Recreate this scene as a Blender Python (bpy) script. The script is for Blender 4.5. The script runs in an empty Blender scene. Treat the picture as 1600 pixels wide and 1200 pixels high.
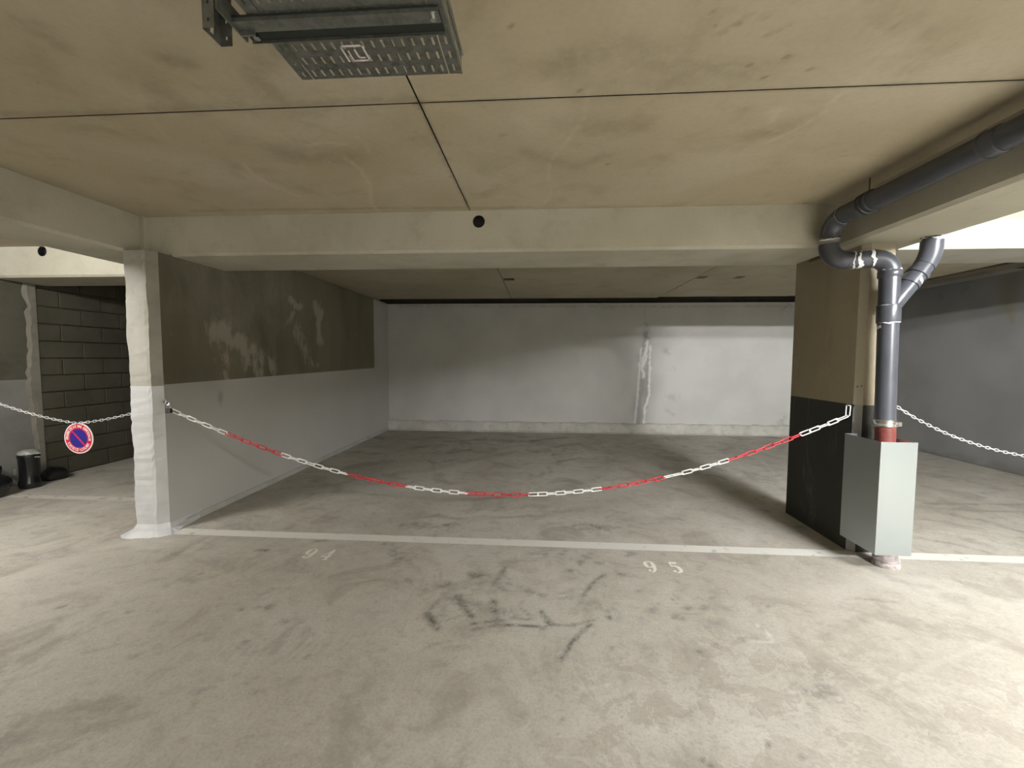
import bpy, bmesh, math, random
import numpy as np
from mathutils import Vector, Matrix

random.seed(7)
rng = np.random.default_rng(11)
S = bpy.context.scene
C = S.collection

# ------------------------------------------------------------------ camera
FPX, YAW, PITCH, ROLL = 650.0, .0675, -.0596, .0041
_cy, _sy = math.cos(YAW), math.sin(YAW)
_R0, _F0, _U0 = np.array([_cy, _sy, 0]), np.array([-_sy, _cy, 0]), np.array([0, 0, 1.])
_F = math.cos(PITCH) * _F0 + math.sin(PITCH) * _U0
_U2 = math.cos(PITCH) * _U0 - math.sin(PITCH) * _F0
_R = math.cos(ROLL) * _R0 + math.sin(ROLL) * _U2
_U = math.cos(ROLL) * _U2 - math.sin(ROLL) * _R0
EYE = np.array([0, 0, 1.5])
cam = bpy.data.objects.new('camera', bpy.data.cameras.new('camera'))
C.objects.link(cam)
cam.data.sensor_width = 36
cam.data.lens = 36 * FPX / 1600
cam.data.clip_start = .02
M = Matrix.Identity(4)
for i in range(3):
    M[i][0], M[i][1], M[i][2], M[i][3] = _R[i], _U[i], -_F[i], EYE[i]
cam.matrix_world = M
S.camera = cam

# ------------------------------------------------------------------ world, exposure
S.view_settings.view_transform = 'Standard'
S.view_settings.look = 'None'
S.view_settings.gamma = 1
S.view_settings.use_curve_mapping = False
S.view_settings.exposure = 0.08
w = bpy.data.worlds.new('world')
S.world = w
w.use_nodes = True
w.node_tree.nodes['Background'].inputs[0].default_value = (.9, .95, 1, 1)
w.node_tree.nodes['Background'].inputs[1].default_value = 0.0
LAMP_POWER = 1000.0          # radiance of the tubes
S.cycles.max_bounces = 10
S.cycles.diffuse_bounces = 8


def un(u, v, x=None, y=None, z=None):
    """the point of a real plane seen at a spot of the photograph (used to measure the place)"""
    d = _F + (u - 800) / FPX * _R - (v - 600) / FPX * _U
    for i, t in enumerate((x, y, z)):
        if t is not None:
            return EYE + d * ((t - EYE[i]) / d[i])


# ------------------------------------------------------------------ helpers
def link(name, me, mat=None, parent=None):
    o = bpy.data.objects.new(name, me)
    C.objects.link(o)
    if mat is not None:
        for m in (mat if isinstance(mat, (list, tuple)) else [mat]):
            me.materials.append(m)
    if parent is not None:
        o.parent = parent
    return o


def obj(name, bm, mat, parent=None, smooth=False):
    me = bpy.data.meshes.new(name)
    bm.normal_update()
    bm.to_mesh(me)
    bm.free()
    if smooth:
        me.polygons.foreach_set('use_smooth', [True] * len(me.polygons))
        me.set_sharp_from_angle(angle=math.radians(40))
    return link(name, me, mat, parent)


def thing(name, label, cat, loc=(0, 0, 0), group=None, rotz=0):
    o = bpy.data.objects.new(name, None)
    C.objects.link(o)
    o.empty_display_size = .1
    o.location = loc
    o.rotation_euler = (0, 0, rotz)
    tag(o, label, cat, group)
    return o


def tag(o, label, cat, group=None):
    o['label'] = label
    o['category'] = cat
    if group:
        o['group'] = group
    return o


def struct(o):
    o['kind'] = 'structure'
    return o


def add_box(bm, a, b, bev=0, seg=1):
    r = bmesh.ops.create_cube(bm, size=1)
    c = [(a[i] + b[i]) / 2 for i in range(3)]
    s = [abs(b[i] - a[i]) for i in range(3)]
    for v in r['verts']:
        v.co = Vector((v.co[0] * s[0] + c[0], v.co[1] * s[1] + c[1], v.co[2] * s[2] + c[2]))
    if bev:
        es = {e for v in r['verts'] for e in v.link_edges}
        bmesh.ops.bevel(bm, geom=list(es), offset=bev, segments=seg, affect='EDGES', profile=.5)
    return r['verts']


def box(name, a, b, mat, parent=None, bev=0, seg=1):
    bm = bmesh.new()
    add_box(bm, a, b, bev, seg)
    return obj(name, bm, mat, parent)


def add_tube(bm, pts, r, n=20, closed=False, cap=True, ry=None, phase=0):
    """sweep a circle along points (parallel transport); r may be a list"""
    P = [Vector(p) for p in pts]
    m = len(P)
    T = []
    for i in range(m):
        if closed:
            t = P[(i + 1) % m] - P[i - 1]
        else:
            t = P[min(i + 1, m - 1)] - P[max(i - 1, 0)]
        T.append(t.normalized())
    up = Vector((0, 0, 1)) if abs(T[0].z) < .9 else Vector((0, 1, 0))
    nrm = (up - T[0] * up.dot(T[0])).normalized()
    rings = []
    for i in range(m):
        nrm = (nrm - T[i] * nrm.dot(T[i])).normalized()
        b = T[i].cross(nrm)
        rr = r[i] if isinstance(r, (list, tuple)) else r
        rings.append([bm.verts.new(P[i] + (nrm * math.cos(2 * math.pi * k / n + phase) +
                                           b * math.sin(2 * math.pi * k / n + phase)) * rr) for k in range(n)])
    rng_ = range(m) if closed else range(m - 1)
    for i in rng_:
        A, B = rings[i], rings[(i + 1) % m]
        for k in range(n):
            bm.faces.new((A[k], A[(k + 1) % n], B[(k + 1) % n], B[k]))
    if not closed and cap:
        bm.faces.new(rings[0][::-1])
        bm.faces.new(rings[-1])
    return rings


def tube(name, pts, r, mat, parent=None, n=20, closed=False, cap=True):
    bm = bmesh.new()
    add_tube(bm, pts, r, n, closed, cap)
    bmesh.ops.recalc_face_normals(bm, faces=bm.faces)
    return obj(name, bm, mat, parent, smooth=True)


def lathe(name, prof, mat, parent=None, n=32, loc=(0, 0, 0)):
    bm = bmesh.new()
    rings = []
    for r, z in prof:
        rings.append([bm.verts.new((loc[0] + r * math.cos(2 * math.pi * k / n), loc[1] + r * math.sin(2 * math.pi * k / n),
                                    loc[2] + z)) for k in range(n)])
    for A, B in zip(rings, rings[1:]):
        for k in range(n):
            bm.faces.new((A[k], A[(k + 1) % n], B[(k + 1) % n], B[k]))
    bm.faces.new(rings[0][::-1])
    bm.faces.new(rings[-1])
    bmesh.ops.recalc_face_normals(bm, faces=bm.faces)
    return obj(name, bm, mat, parent, smooth=True)


def arc(p0, p1, p2, n=8, rad=.1):
    """rounded corner p0-p1-p2 with a fillet of tangent length rad"""
    p0, p1, p2 = map(Vector, (p0, p1, p2))
    a = p1 + (p0 - p1).normalized() * rad
    b = p1 + (p2 - p1).normalized() * rad
    out = []
    for i in range(n + 1):
        t = i / n
        # rational quadratic gives a near-circular bend
        wgt = .7071
        d = (1 - t) ** 2 + 2 * wgt * t * (1 - t) + t * t
        out.append(((1 - t) ** 2 * a + 2 * wgt * t * (1 - t) * p1 + t * t * b) / d)
    return out


# grid surfaces that carry painted-on wear (stains stay with the surface)
def grid(name, o, du, dv, nu, nv, mat, parent=None, flip=False, bump=None):
    o, du, dv = map(np.array, (o, du, dv))
    u, v = np.meshgrid(np.arange(nu + 1), np.arange(nv + 1), indexing='xy')
    co = o + u[..., None] * (du / nu) + v[..., None] * (dv / nv)
    co = co.reshape(-1, 3).astype(np.float32)
    if bump is not None:
        nn = np.cross(du, dv)
        nn = nn / np.linalg.norm(nn)
        co = (co + nn * bump(co)[:, None]).astype(np.float32)
    i = (np.arange(nv)[:, None] * (nu + 1) + np.arange(nu)[None]).reshape(-1)
    q = np.stack([i, i + 1, i + nu + 2, i + nu + 1], 1)
    if flip:
        q = q[:, ::-1]
    me = bpy.data.meshes.new(name)
    me.vertices.add(len(co))
    me.vertices.foreach_set('co', co.ravel())
    me.loops.add(q.size)
    me.loops.foreach_set('vertex_index', q.ravel().astype(np.int32))
    me.polygons.add(len(q))
    me.polygons.foreach_set('loop_start', (np.arange(len(q)) * 4).astype(np.int32))
    me.update()
    me.validate()
    ob = link(name, me, mat, parent)
    return ob, co


def put_marks(ob, arrs):
    n = len(arrs[0])
    col = np.ones((n, 4), np.float32)
    for k, a in enumerate(arrs):
        col[:, k] = np.clip(a, 0, 1)
    at = ob.data.color_attributes.new('marks', 'FLOAT_COLOR', 'POINT')
    at.data.foreach_set('color', col.ravel())


def stroke(co, acc, pts, wd, amt, soft=1.0):
    """paint a polyline of world points (n,3) onto grid coords; wd half width (m), may be per point"""
    pts = np.array(pts, float)
    wds = np.full(len(pts), wd, float) if np.isscalar(wd) else np.array(wd, float)
    if len(pts) > 1 and soft:
        seg = np.linalg.norm(np.diff(pts, axis=0), axis=1)
        Ls = np.r_[0, np.cumsum(seg)]
        m_ = int(min(40, max(len(pts), Ls[-1] / (wds.mean() * 1.6 + 1e-6))))
        tt = np.unique(np.r_[np.linspace(0, Ls[-1], m_), Ls])
        pn = np.stack([np.interp(tt, Ls, pts[:, k]) for k in range(3)], 1)
        wn = np.interp(tt, Ls, wds)
        jt = rng.normal(size=pn.shape) * (wn * .20)[:, None]
        jt[:, np.ptp(pts, axis=0) < 1e-6] = 0
        pn, wds = pn + jt * soft, wn * (1 + .25 * rng.normal(size=len(wn))).clip(.35, 1.7)
        pts = pn
    lo, hi = pts.min(0) - wds.max() * 3.5, pts.max(0) + wds.max() * 3.5
    sel = np.where(((co >= lo - 1e-6) & (co <= hi + 1e-6)).all(1))[0]
    if not len(sel):
        return
    c = co[sel]
    best = np.full(len(c), 0.)
    if len(pts) == 1:
        d = np.linalg.norm(c - pts[0], axis=1)
        best = np.exp(-(d / wds[0]) ** 2)
    for a, b, wa, wb in zip(pts, pts[1:], wds, wds[1:]):
        ab = b - a
        t = np.clip(((c - a) @ ab) / max(ab @ ab, 1e-9), 0, 1)
        d = np.linalg.norm(c - (a + t[:, None] * ab), axis=1)
        ww = wa + (wb - wa) * t
        best = np.maximum(best, np.exp(-(d / ww) ** 2))
    acc[sel] = np.maximum(acc[sel], best * amt)


# ------------------------------------------------------------------ materials
class NT:
    def __init__(s, name):
        s.m = bpy.data.materials.new(name)
        s.m.use_nodes = True
        s.t = s.m.node_tree
        s.n = s.t.nodes
        s.b = s.n['Principled BSDF']
        s.out = s.n['Material Output']

    def node(s, typ, ins=None, **kw):
        nd = s.n.new(typ)
        for k, v in kw.items():
            setattr(nd, k, v)
        for k, v in (ins or {}).items():
            s.set(nd.inputs[k], v)
        return nd

    def set(s, sock, v):
        if isinstance(v, bpy.types.NodeSocket):
            s.t.links.new(v, sock)
        elif isinstance(v, (tuple, list)) and sock.type == 'RGBA' and len(v) == 3:
            sock.default_value = (*v, 1)
        else:
            sock.default_value = v

    def pos(s):
        if not hasattr(s, '_p'):
            s._p = s.node('ShaderNodeNewGeometry').outputs['Position']
        return s._p

    def xyz(s):
        if not hasattr(s, '_x'):
            s._x = s.node('ShaderNodeSeparateXYZ', {0: s.pos()}).outputs
        return s._x

    def map(s, scale=(1, 1, 1), loc=(0, 0, 0)):
        return s.node('ShaderNodeMapping', {'Vector': s.pos(), 'Scale': scale, 'Location': loc}).outputs[0]

    def noise(s, scale, detail=4, rough=.55, dist=0, vec=None, out=0):
        return s.node('ShaderNodeTexNoise', {'Vector': vec or s.pos(), 'Scale': scale, 'Detail': detail,
                                              'Roughness': rough, 'Distortion': dist}).outputs[out]

    def math(s, op, a, b=0.0, c=0.0, clamp=False):
        nd = s.node('ShaderNodeMath', operation=op, use_clamp=clamp)
        s.set(nd.inputs[0], a)
        s.set(nd.inputs[1], b)
        if op in ('MULTIPLY_ADD', 'COMPARE', 'SMOOTH_MIN', 'WRAP'):
            s.set(nd.inputs[2], c)
        return nd.outputs[0]

    def step(s, v, lo, hi):
        """smooth 0..1 between lo and hi"""
        nd = s.node('ShaderNodeMapRange', {'Value': v, 'From Min': lo, 'From Max': hi}, interpolation_type='SMOOTHSTEP')
        return nd.outputs[0]

    def mix(s, f, a, b, mode='MIX'):
        nd = s.node('ShaderNodeMix', data_type='RGBA', blend_type=mode)
        s.set(nd.inputs[0], f)
        s.set(nd.inputs[6], a)
        s.set(nd.inputs[7], b)
        return nd.outputs[2]

    def bump(s, h, strength=.3, dist=.01):
        nb = s.node('ShaderNodeBump', {'Height': h, 'Strength': strength, 'Distance': dist})
        s.set(s.b.inputs['Normal'], nb.outputs[0])

    def marks(s):
        a = s.node('ShaderNodeAttribute', attribute_name='marks')
        return s.node('ShaderNodeSeparateColor', {0: a.outputs['Color']}).outputs

    def fin(s, col, rough=.8, metal=0, spec=.3):
        s.set(s.b.inputs['Base Color'], col)
        s.set(s.b.inputs['Roughness'], rough)
        s.set(s.b.inputs['Metallic'], metal)
        s.set(s.b.inputs['Specular IOR Level'], spec)
        return s.m


def concrete(name, base, light, dark, sc=1.0, marks=False, pits=False, streak=False, bump=.25, rough=.85, lo=.35):
    t = NT(name)
    vec = t.map((1, 1, .35)) if streak else None
    n1 = t.noise(.7 * sc, 5, .55, .4, vec)
    n2 = t.noise(3.2 * sc, 6, .6, .3, vec)
    n3 = t.noise(38 * sc, 5, .65)
    c = t.mix(t.step(n1, .36, .66), base, light)
    c = t.mix(t.math('MULTIPLY', t.step(n2, .48, .74), .42), c, dark)
    c = t.mix(t.math('MULTIPLY', t.step(n3, .35, .75), .16), c, dark)
    h = t.math('ADD', t.math('MULTIPLY', n2, .6), t.math('MULTIPLY', n3, .3))
    if pits:
        v = t.node('ShaderNodeTexVoronoi', {'Vector': t.pos(), 'Scale': 9.0}).outputs['Distance']
        p = t.math('MULTIPLY', t.step(v, .09, .02), t.step(n2, .5, .62))
        c = t.mix(t.math('MULTIPLY', p, .6), c, dark)
        h = t.math('SUBTRACT', h, t.math('MULTIPLY', p, .5))
    if marks:
        R, G, B = t.marks()[0], t.marks()[1], t.marks()[2]
        n4 = t.noise(16, 5, .7)
        brk = t.step(n4, .30, .58)
        c = t.mix(t.math('MULTIPLY', B, t.math('ADD', .45, t.math('MULTIPLY', brk, .55))), c, tuple(x * .55 for x in dark))
        c = t.mix(t.math('MULTIPLY', G, t.math('ADD', .35, t.math('MULTIPLY', brk, .65))), c, tuple(min(1, x * 1.45) for x in light))
        c = t.mix(t.math('MULTIPLY', R, t.math('ADD', .35, t.math('MULTIPLY', brk, .65))), c, (.045, .043, .038))
    t.bump(h, bump, .01)
    return t.fin(c, rough)


def plain(name, col, rough=.5, metal=0, spec=.4, var=.12, sc=8, bump=0):
    t = NT(name)
    n = t.noise(sc, 4)
    c = t.mix(t.math('MULTIPLY', t.step(n, .4, .7), 1.0), col, tuple(x * (1 - var) for x in col))
    if bump:
        t.bump(t.noise(60, 4), bump, .004)
    return t.fin(c, rough, metal, spec)


# floor slab: large drying patches, pale efflorescence rims, tyre rubber
def floor_mat():
    t = NT('floor_concrete')
    n1 = t.noise(.55, 5, .55, .6)
    n2 = t.noise(2.3, 7, .62, .8)
    n3 = t.noise(11, 6, .65, .2)
    n4 = t.noise(70, 4, .6)
    A, Bc, Dk = (.385, .36, .31), (.455, .44, .39), (.235, .215, .18)
    c = t.mix(t.step(n1, .38, .64), A, Bc)
    c = t.mix(t.math('MULTIPLY', t.step(n2, .5, .66), .55), c, Dk)
    c = t.mix(t.math('MULTIPLY', t.step(n2, .46, .30), .4), c, (.50, .485, .44))
    c = t.mix(t.math('MULTIPLY', t.step(n3, .50, .68), .34), c, Dk)
    c = t.mix(t.math('MULTIPLY', t.step(n3, .44, .32), .30), c, (.50, .48, .43))
    c = t.mix(t.math('MULTIPLY', t.step(n4, .42, .68), .30), c, Dk)
    n5 = t.noise(26, 6, .75)
    c = t.mix(t.math('MULTIPLY', t.step(n5, .54, .66), .28), c, Dk)
    c = t.mix(t.math('MULTIPLY', t.step(n5, .45, .34), .25), c, (.54, .52, .47))
    R, G, B = t.marks()[0], t.marks()[1], t.marks()[2]
    # drying patches: flat plateaus with a thin pale rim where B says the slab is stained
    wv = t.node('ShaderNodeMapping', {'Vector': t.pos(), 'Scale': (1.0, 1.0, 1), 'Rotation': (0, 0, .5)}).outputs[0]
    p = t.noise(4.5, 8, .68, .5, wv)
    inner = t.step(p, .50, .525)
    rim = t.math('MULTIPLY', t.step(p, .485, .503), t.math('SUBTRACT', 1.0, t.step(p, .505, .53)))
    c = t.mix(t.math('MULTIPLY', t.math('MULTIPLY', inner, B), .38), c, (.27, .24, .20))
    c = t.mix(t.math('MULTIPLY', t.math('MULTIPLY', rim, B), .35), c, (.50, .485, .44))
    brk = t.step(n3, .36, .6)
    fine = t.step(t.noise(45, 4, .7), .3, .6)
    c = t.mix(t.math('MULTIPLY', G, t.math('ADD', .3, t.math('MULTIPLY', brk, .6))), c, (.60, .585, .54))
    c = t.mix(t.math('MULTIPLY', R, t.math('MULTIPLY', t.math('ADD', .45, t.math('MULTIPLY', brk, .55)),
                                            t.math('ADD', .4, t.math('MULTIPLY', fine, .6)))), c, (.06, .056, .05))
    h = t.math('ADD', t.math('MULTIPLY', n3, .5), t.math('MULTIPLY', n4, .35))
    t.bump(h, .4, .008)
    rg = t.math('ADD', .55, t.math('MULTIPLY', t.step(n2, .3, .7), .3))
    return t.fin(c, rg, 0, .35)


M_floor = floor_mat()
M_ceil = concrete('ceiling_concrete', (.425, .37, .262), (.505, .455, .35), (.30, .25, .165), 1.0, marks=True, pits=True)
M_beam = concrete('beam_concrete', (.42, .40, .32), (.50, .48, .40), (.32, .30, .225), 1.4)
M_baycl = concrete('bay_ceiling_concrete', (.37, .33, .24), (.43, .39, .30), (.28, .24, .17), 1.0)
M_dark = concrete('shaft_shade_concrete', (.05, .045, .035), (.07, .06, .045), (.03, .025, .02), 2)  # blackened to paint the shade in the slot above the walls
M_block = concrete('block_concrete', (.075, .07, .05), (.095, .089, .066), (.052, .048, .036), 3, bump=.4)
M_mortar = plain('mortar', (.11, .104, .08), .9, var=.3, sc=20)
M_paint = plain('grey_wall_paint', (.50, .50, .475), .6, var=.08, sc=3, bump=.1)
M_white = plain('white_wall_paint', (.56, .57, .57), .55, var=.1, sc=6, bump=.15)
M_light = plain('pale_wall_paint', (.72, .71, .68), .7, var=.06, sc=3)
M_rpaint = plain('dull_grey_wall_paint', (.33, .33, .325), .7, var=.1, sc=3, bump=.1)


def wall_left_mat():
    """white-grey paint below and at the far end, bare stained concrete above"""
    t = NT('part_painted_wall')
    x, y, z = t.xyz()[0], t.xyz()[1], t.xyz()[2]
    vec = t.map((1, 1, .45))
    n1 = t.noise(1.1, 4, .5, .3, vec)
    n2 = t.noise(5.5, 8, .72, .4, vec)
    n3 = t.noise(30, 5, .6)
    bare = t.mix(t.step(n1, .38, .62), (.195, .18, .125), (.135, .122, .078))
    bare = t.mix(t.math('MULTIPLY', t.step(n3, .35, .7), .25), bare, (.12, .11, .075))
    R, G, B = t.marks()[0], t.marks()[1], t.marks()[2]
    edge = t.step(t.math('ADD', t.math('MULTIPLY', n2, .95), t.math('MULTIPLY', G, .42)), .68, .84)
    bare = t.mix(t.math('MULTIPLY', edge, .75), bare, (.36, .345, .28))
    bare = t.mix(t.math('MULTIPLY', B, t.step(n2, .25, .75)), bare, (.29, .28, .23))
    bare = t.mix(t.math('MULTIPLY', R, .5), bare, (.07, .065, .045))
    p = t.mix(t.math('MULTIPLY', t.step(n1, .35, .65), .4), (.47, .47, .445), (.42, .42, .395))
    p = t.mix(t.math('MULTIPLY', R, .5), p, (.1, .1, .09))
    line = t.math('ADD', 1.236, t.math('MULTIPLY', y, .0108))
    up = t.math('GREATER_THAN', z, line)
    near = t.math('LESS_THAN', y, 7.83)
    c = t.mix(t.math('MULTIPLY', up, near), p, bare)
    t.bump(t.math('ADD', n3, n2), .15, .008)
    return t.fin(c, .7, 0, .3)


def wall_back_mat():
    t = NT('back_wall_paint')
    n1 = t.noise(1.3, 4, .5)
    n2 = t.noise(7, 5, .65)
    c = t.mix(t.step(n1, .35, .65), (.50, .50, .47), (.45, .45, .425))
    R, G, B = t.marks()[0], t.marks()[1], t.marks()[2]
    c = t.mix(t.math('MULTIPLY', B, .85), c, (.27, .27, .25))
    c = t.mix(t.math('MULTIPLY', G, .9), c, (.80, .80, .77))
    brk = t.step(n2, .35, .6)
    c = t.mix(t.math('MULTIPLY', R, t.math('MULTIPLY', brk, .8)), c, (.16, .155, .13))
    t.bump(t.math('ADD', t.math('MULTIPLY', t.noise(40, 4), .4), t.math('ADD', G, B)), .2, .01)
    return t.fin(c, .6, 0, .35)


M_wl = wall_left_mat()
M_wb = wall_back_mat()
M_black = NT('black_scuffed_paint')
_n = M_black.noise(1.5, 6, .7, .6, M_black.map((3, 3, .6)))
M_black.bump(M_black.noise(50, 4), .1, .004)
M_black = M_black.fin(M_black.mix(M_black.step(_n, .52, .72), (.035, .035, .028), (.085, .085, .075)), .55, 0, .3)
M_pil = concrete('pillar_concrete', (.31, .27, .19), (.36, .315, .23), (.22, .19, .13), 1.2, streak=True)
M_chamf = concrete('chamfer_concrete', (.40, .37, .28), (.46, .43, .34), (.28, .25, .18), 4)
M_kerb = concrete('kerb_concrete', (.42, .41, .37), (.52, .51, .47), (.22, .21, .17), 3)
M_pvc = plain('grey_pvc', (.062, .066, .078), .30, 0, .5, var=.15, sc=5)
M_seal = plain('white_sealant', (.78, .79, .80), .5, var=.15, sc=30)
M_iron = plain('red_brown_coated_iron', (.19, .045, .035), .55, var=.35, sc=25)
M_dust = plain('dusty_collar', (.42, .37, .36), .9, var=.45, sc=28, bump=.4)
M_steel = plain('stainless_steel', (.75, .75, .74), .22, 1, var=.1)
M_galv = NT('galvanised_sheet')
_v = M_galv.node('ShaderNodeTexVoronoi', {'Vector': M_galv.pos(), 'Scale': 60.}).outputs['Color']
_n = M_galv.noise(5, 3)
M_galv = M_galv.fin(M_galv.mix(M_galv.math('MULTIPLY', _n, .25), (.40, .44, .44), (.34, .38, .38)), .30, .75, .5)
M_tray = NT('tray_galvanised')
_n = M_tray.noise(30, 5, .7)
M_tray.bump(M_tray.noise(20, 3), .3, .004)
M_tray = M_tray.fin(M_tray.mix(M_tray.step(_n, .35, .7), (.30, .31, .29), (.20, .21, .19)), .38, .85, .5)
M_trayd = plain('recess_shade', (.05, .06, .055), .5, .6)
M_whitep = plain('white_plastic', (.83, .83, .80), .35, var=.04)
M_redp = plain('red_plastic', (.56, .035, .05), .35, var=.12, sc=20)
M_chrome = plain('zinc_chain', (.80, .81, .84), .3, .7, var=.1, sc=40)
M_bmetal = plain('dark_metal', (.10, .10, .09), .4, .8)
M_blk = plain('black_glossy_plastic', (.010, .010, .011), .16, 0, .6)
M_blkm = plain('black_rubber_and_shade', (.012, .012, .013), .45, 0, .4)
M_lid = plain('grey_lid', (.42, .42, .40), .35, .2, .5, var=.4, sc=30)
M_signr = plain('sign_red', (.50, .006, .03), .4, var=.03)
M_signb = plain('sign_blue', (.018, .018, .20), .4, var=.05)
M_signw = plain('sign_white', (.72, .66, .66), .4, var=.03)
M_tubeh = plain('lamp_housing', (.7, .7, .7), .5)
M_joint = plain('joint_dark', (.085, .068, .042), .95, var=.4, sc=40)
M_strip = concrete('old_board', (.13, .11, .08), (.18, .15, .11), (.06, .05, .035), 3)


def worn_paint(name, col, wear=.5, sc=14):
    """road paint with worn-through holes"""
    t = NT(name)
    n = t.noise(sc, 6, .7)
    n2 = t.noise(3, 3)
    a = t.step(t.math('ADD', t.math('MULTIPLY', n, .7), t.math('MULTIPLY', n2, .3)), wear - .12, wear + .06)
    t.fin(col, .6)
    t.set(t.b.inputs['Alpha'], t.math('SUBTRACT', 1.0, t.math('MULTIPLY', a, .75)))
    return t.m


M_line = worn_paint('line_paint', (.60, .595, .55), .66, 9)
M_line_faint = worn_paint('faint_line_paint', (.52, .51, .46), .62, 12)
M_num = worn_paint('number_paint', (.70, .69, .63), .72, 30)
M_num_faint = worn_paint('worn_number_paint', (.62, .605, .54), .66, 30)


def emit(name, col, s):
    t = NT(name)
    t.set(t.b.inputs['Emission Color'], col)
    t.b.inputs['Emission Strength'].default_value = s
    return t.fin(col)


# ------------------------------------------------------------------ setting: dimensions (metres)
ZC, ZB, ZBAY, ZSH = 2.707, 2.3775, 2.65, 3.25
XL, XP = -3.19, 2.43
YF, YK = 3.44, 4.08
YB = 8.57

# floor: visible part as a fine grid that carries the wear, the rest plain
fx0, fx1, fy0, fy1 = -7.0, 7.0, .6, 8.6
st = .02
floor, fco = grid('floor', (fx0, fy0, 0), (fx1 - fx0, 0, 0), (0, fy1 - fy0, 0), int((fx1 - fx0) / st), int((fy1 - fy0) / st), M_floor)
struct(floor)
FR, FG, FB = (np.zeros(len(fco)) for _ in range(3))


def fl(pts):
    return [un(u, v, z=0) for u, v in pts]


def pj_scale(u, v):
    p = un(u, v, z=0)
    return np.linalg.norm(p - EYE) / FPX


dark_strokes = [
    ([(715, 932), (725, 947), (736, 964)], 5, .9), ([(671, 957), (675, 972), (682, 984)], 5, .9),
    ([(687, 935), (673, 952)], 2.5, .5), ([(736, 975), (775, 970), (812, 966), (827, 969)], 2.2, .75),
    ([(739, 984), (775, 977), (812, 977), (852, 981)], 2.0, .8), ([(846, 955), (855, 970), (862, 977)], 3, .75),
    ([(862, 975), (890, 979), (932, 967)], 1.8, .6), ([(922, 976), (900, 995), (887, 1015), (875, 1034)], 2.6, .85),
    ([(944, 897), (925, 912), (912, 932)], 2.6, .75), ([(733, 896), (742, 900), (752, 898)], 6, .7),
    ([(790, 887), (780, 902), (770, 915)], 3.5, .55), ([(795, 912), (817, 920), (846, 931)], 4, .45),
    ([(770, 940), (773, 952), (775, 965)], 4.5, .75), ([(685, 917), (692, 918), (700, 914)], 4, .5),
    ([(817, 952), (832, 967)], 2, .5), ([(638, 902), (641, 915)], 3, .45), ([(651, 965), (700, 961)], 1.5, .5),
    ([(657, 972), (695, 970), (722, 962)], 1.5, .5), ([(659, 1016), (675, 1007), (707, 1001)], 2, .3),
    ([(949, 1008), (954, 1013)], 2, .7), ([(690, 930), (705, 938), (720, 936)], 3, .35),
    ([(735, 940), (750, 950), (752, 945)], 5, .4), ([(765, 900), (790, 925), (830, 925)], 7, .22),
    ([(740, 880), (760, 905), (745, 915)], 8, .18), ([(800, 955), (805, 966)], 3, .35), ([(786, 955), (789, 966)], 3, .3),
    ([(650, 1050), (680, 1036), (700, 1040)], 8, .16), ([(700, 1028), (712, 1030)], 4, .3),
    ([(1262, 1078), (1280, 1088), (1300, 1082)], 11, .38), ([(1085, 968), (1110, 975), (1130, 985)], 9, .2),
    ([(1010, 1015), (1020, 1030)], 8, .2), ([(1262, 1100), (1272, 1110)], 4, .45), ([(1265, 878), (1300, 900)], 12, .10),
    ([(298, 1080), (318, 1080)], 1.6, .8), ([(402, 859), (416, 860)], 2, .8), ([(495, 846), (510, 845)], 2.4, .6),
    ([(130, 1020), (165, 1013)], 2, .3), ([(605, 840), (608, 842)], 2.2, .7), ([(600, 850), (604, 850)], 2, .6),
    ([(608, 864), (612, 863)], 2, .6), ([(616, 874), (620, 873)], 2, .6), ([(1100, 1190), (1110, 1196)], 2, .6),
    ([(1255, 1182), (1260, 1186)], 1.8, .8), ([(880, 1125), (883, 1126)], 2, .7), ([(1196, 1162), (1199, 1165)], 1.6, .8),
    ([(1040, 905), (1060, 909)], 1.6, .3), ([(1080, 876), (1100, 880)], 2, .25),
    # bay floor: oil and dirt
    ([(700, 690), (760, 686), (820, 690), (880, 684)], 6, .45), ([(700, 708), (735, 702)], 4, .5), ([(690, 722), (715, 718)], 3, .5),
    ([(640, 700), (700, 696)], 6, .28), ([(870, 722), (905, 716)], 3, .5), ([(850, 700), (900, 694), (930, 702)], 6, .3),
    ([(660, 738), (720, 722), (800, 706)], 8, .22), ([(740, 672), (800, 676), (850, 672)], 4, .3),
    ([(920, 700), (1000, 712), (1060, 740)], 8, .15), ([(850, 800), (910, 796)], 4, .2),
    ([(1110, 705), (1180, 718)], 5, .12), ([(320, 790), (380, 782)], 5, .18), ([(560, 757), (640, 748)], 7, .15),
    # right bay floor
    ([(1430, 736), (1500, 748), (1560, 764)], 4, .25), ([(1430, 840), (1500, 852), (1560, 868)], 2.5, .4),
    ([(1470, 800), (1530, 812), (1600, 832)], 5, .35), ([(1440, 787), (1520, 788), (1600, 788)], 2, .35),
    ([(90, 798), (140, 802), (180, 812)], 3, .14), ([(1330, 934), (1400, 941)], 2.2, .35), ([(220, 860), (290, 866)], 4, .12),
]
for pts, wpx, a in dark_strokes:
    s = pj_scale(*pts[0])
    # the strokes are measured in image pixels: depth-wise they cover more floor
    stroke(fco, FR, fl(pts), wpx * s * 1.15, min(1, a * 1.25))
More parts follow.
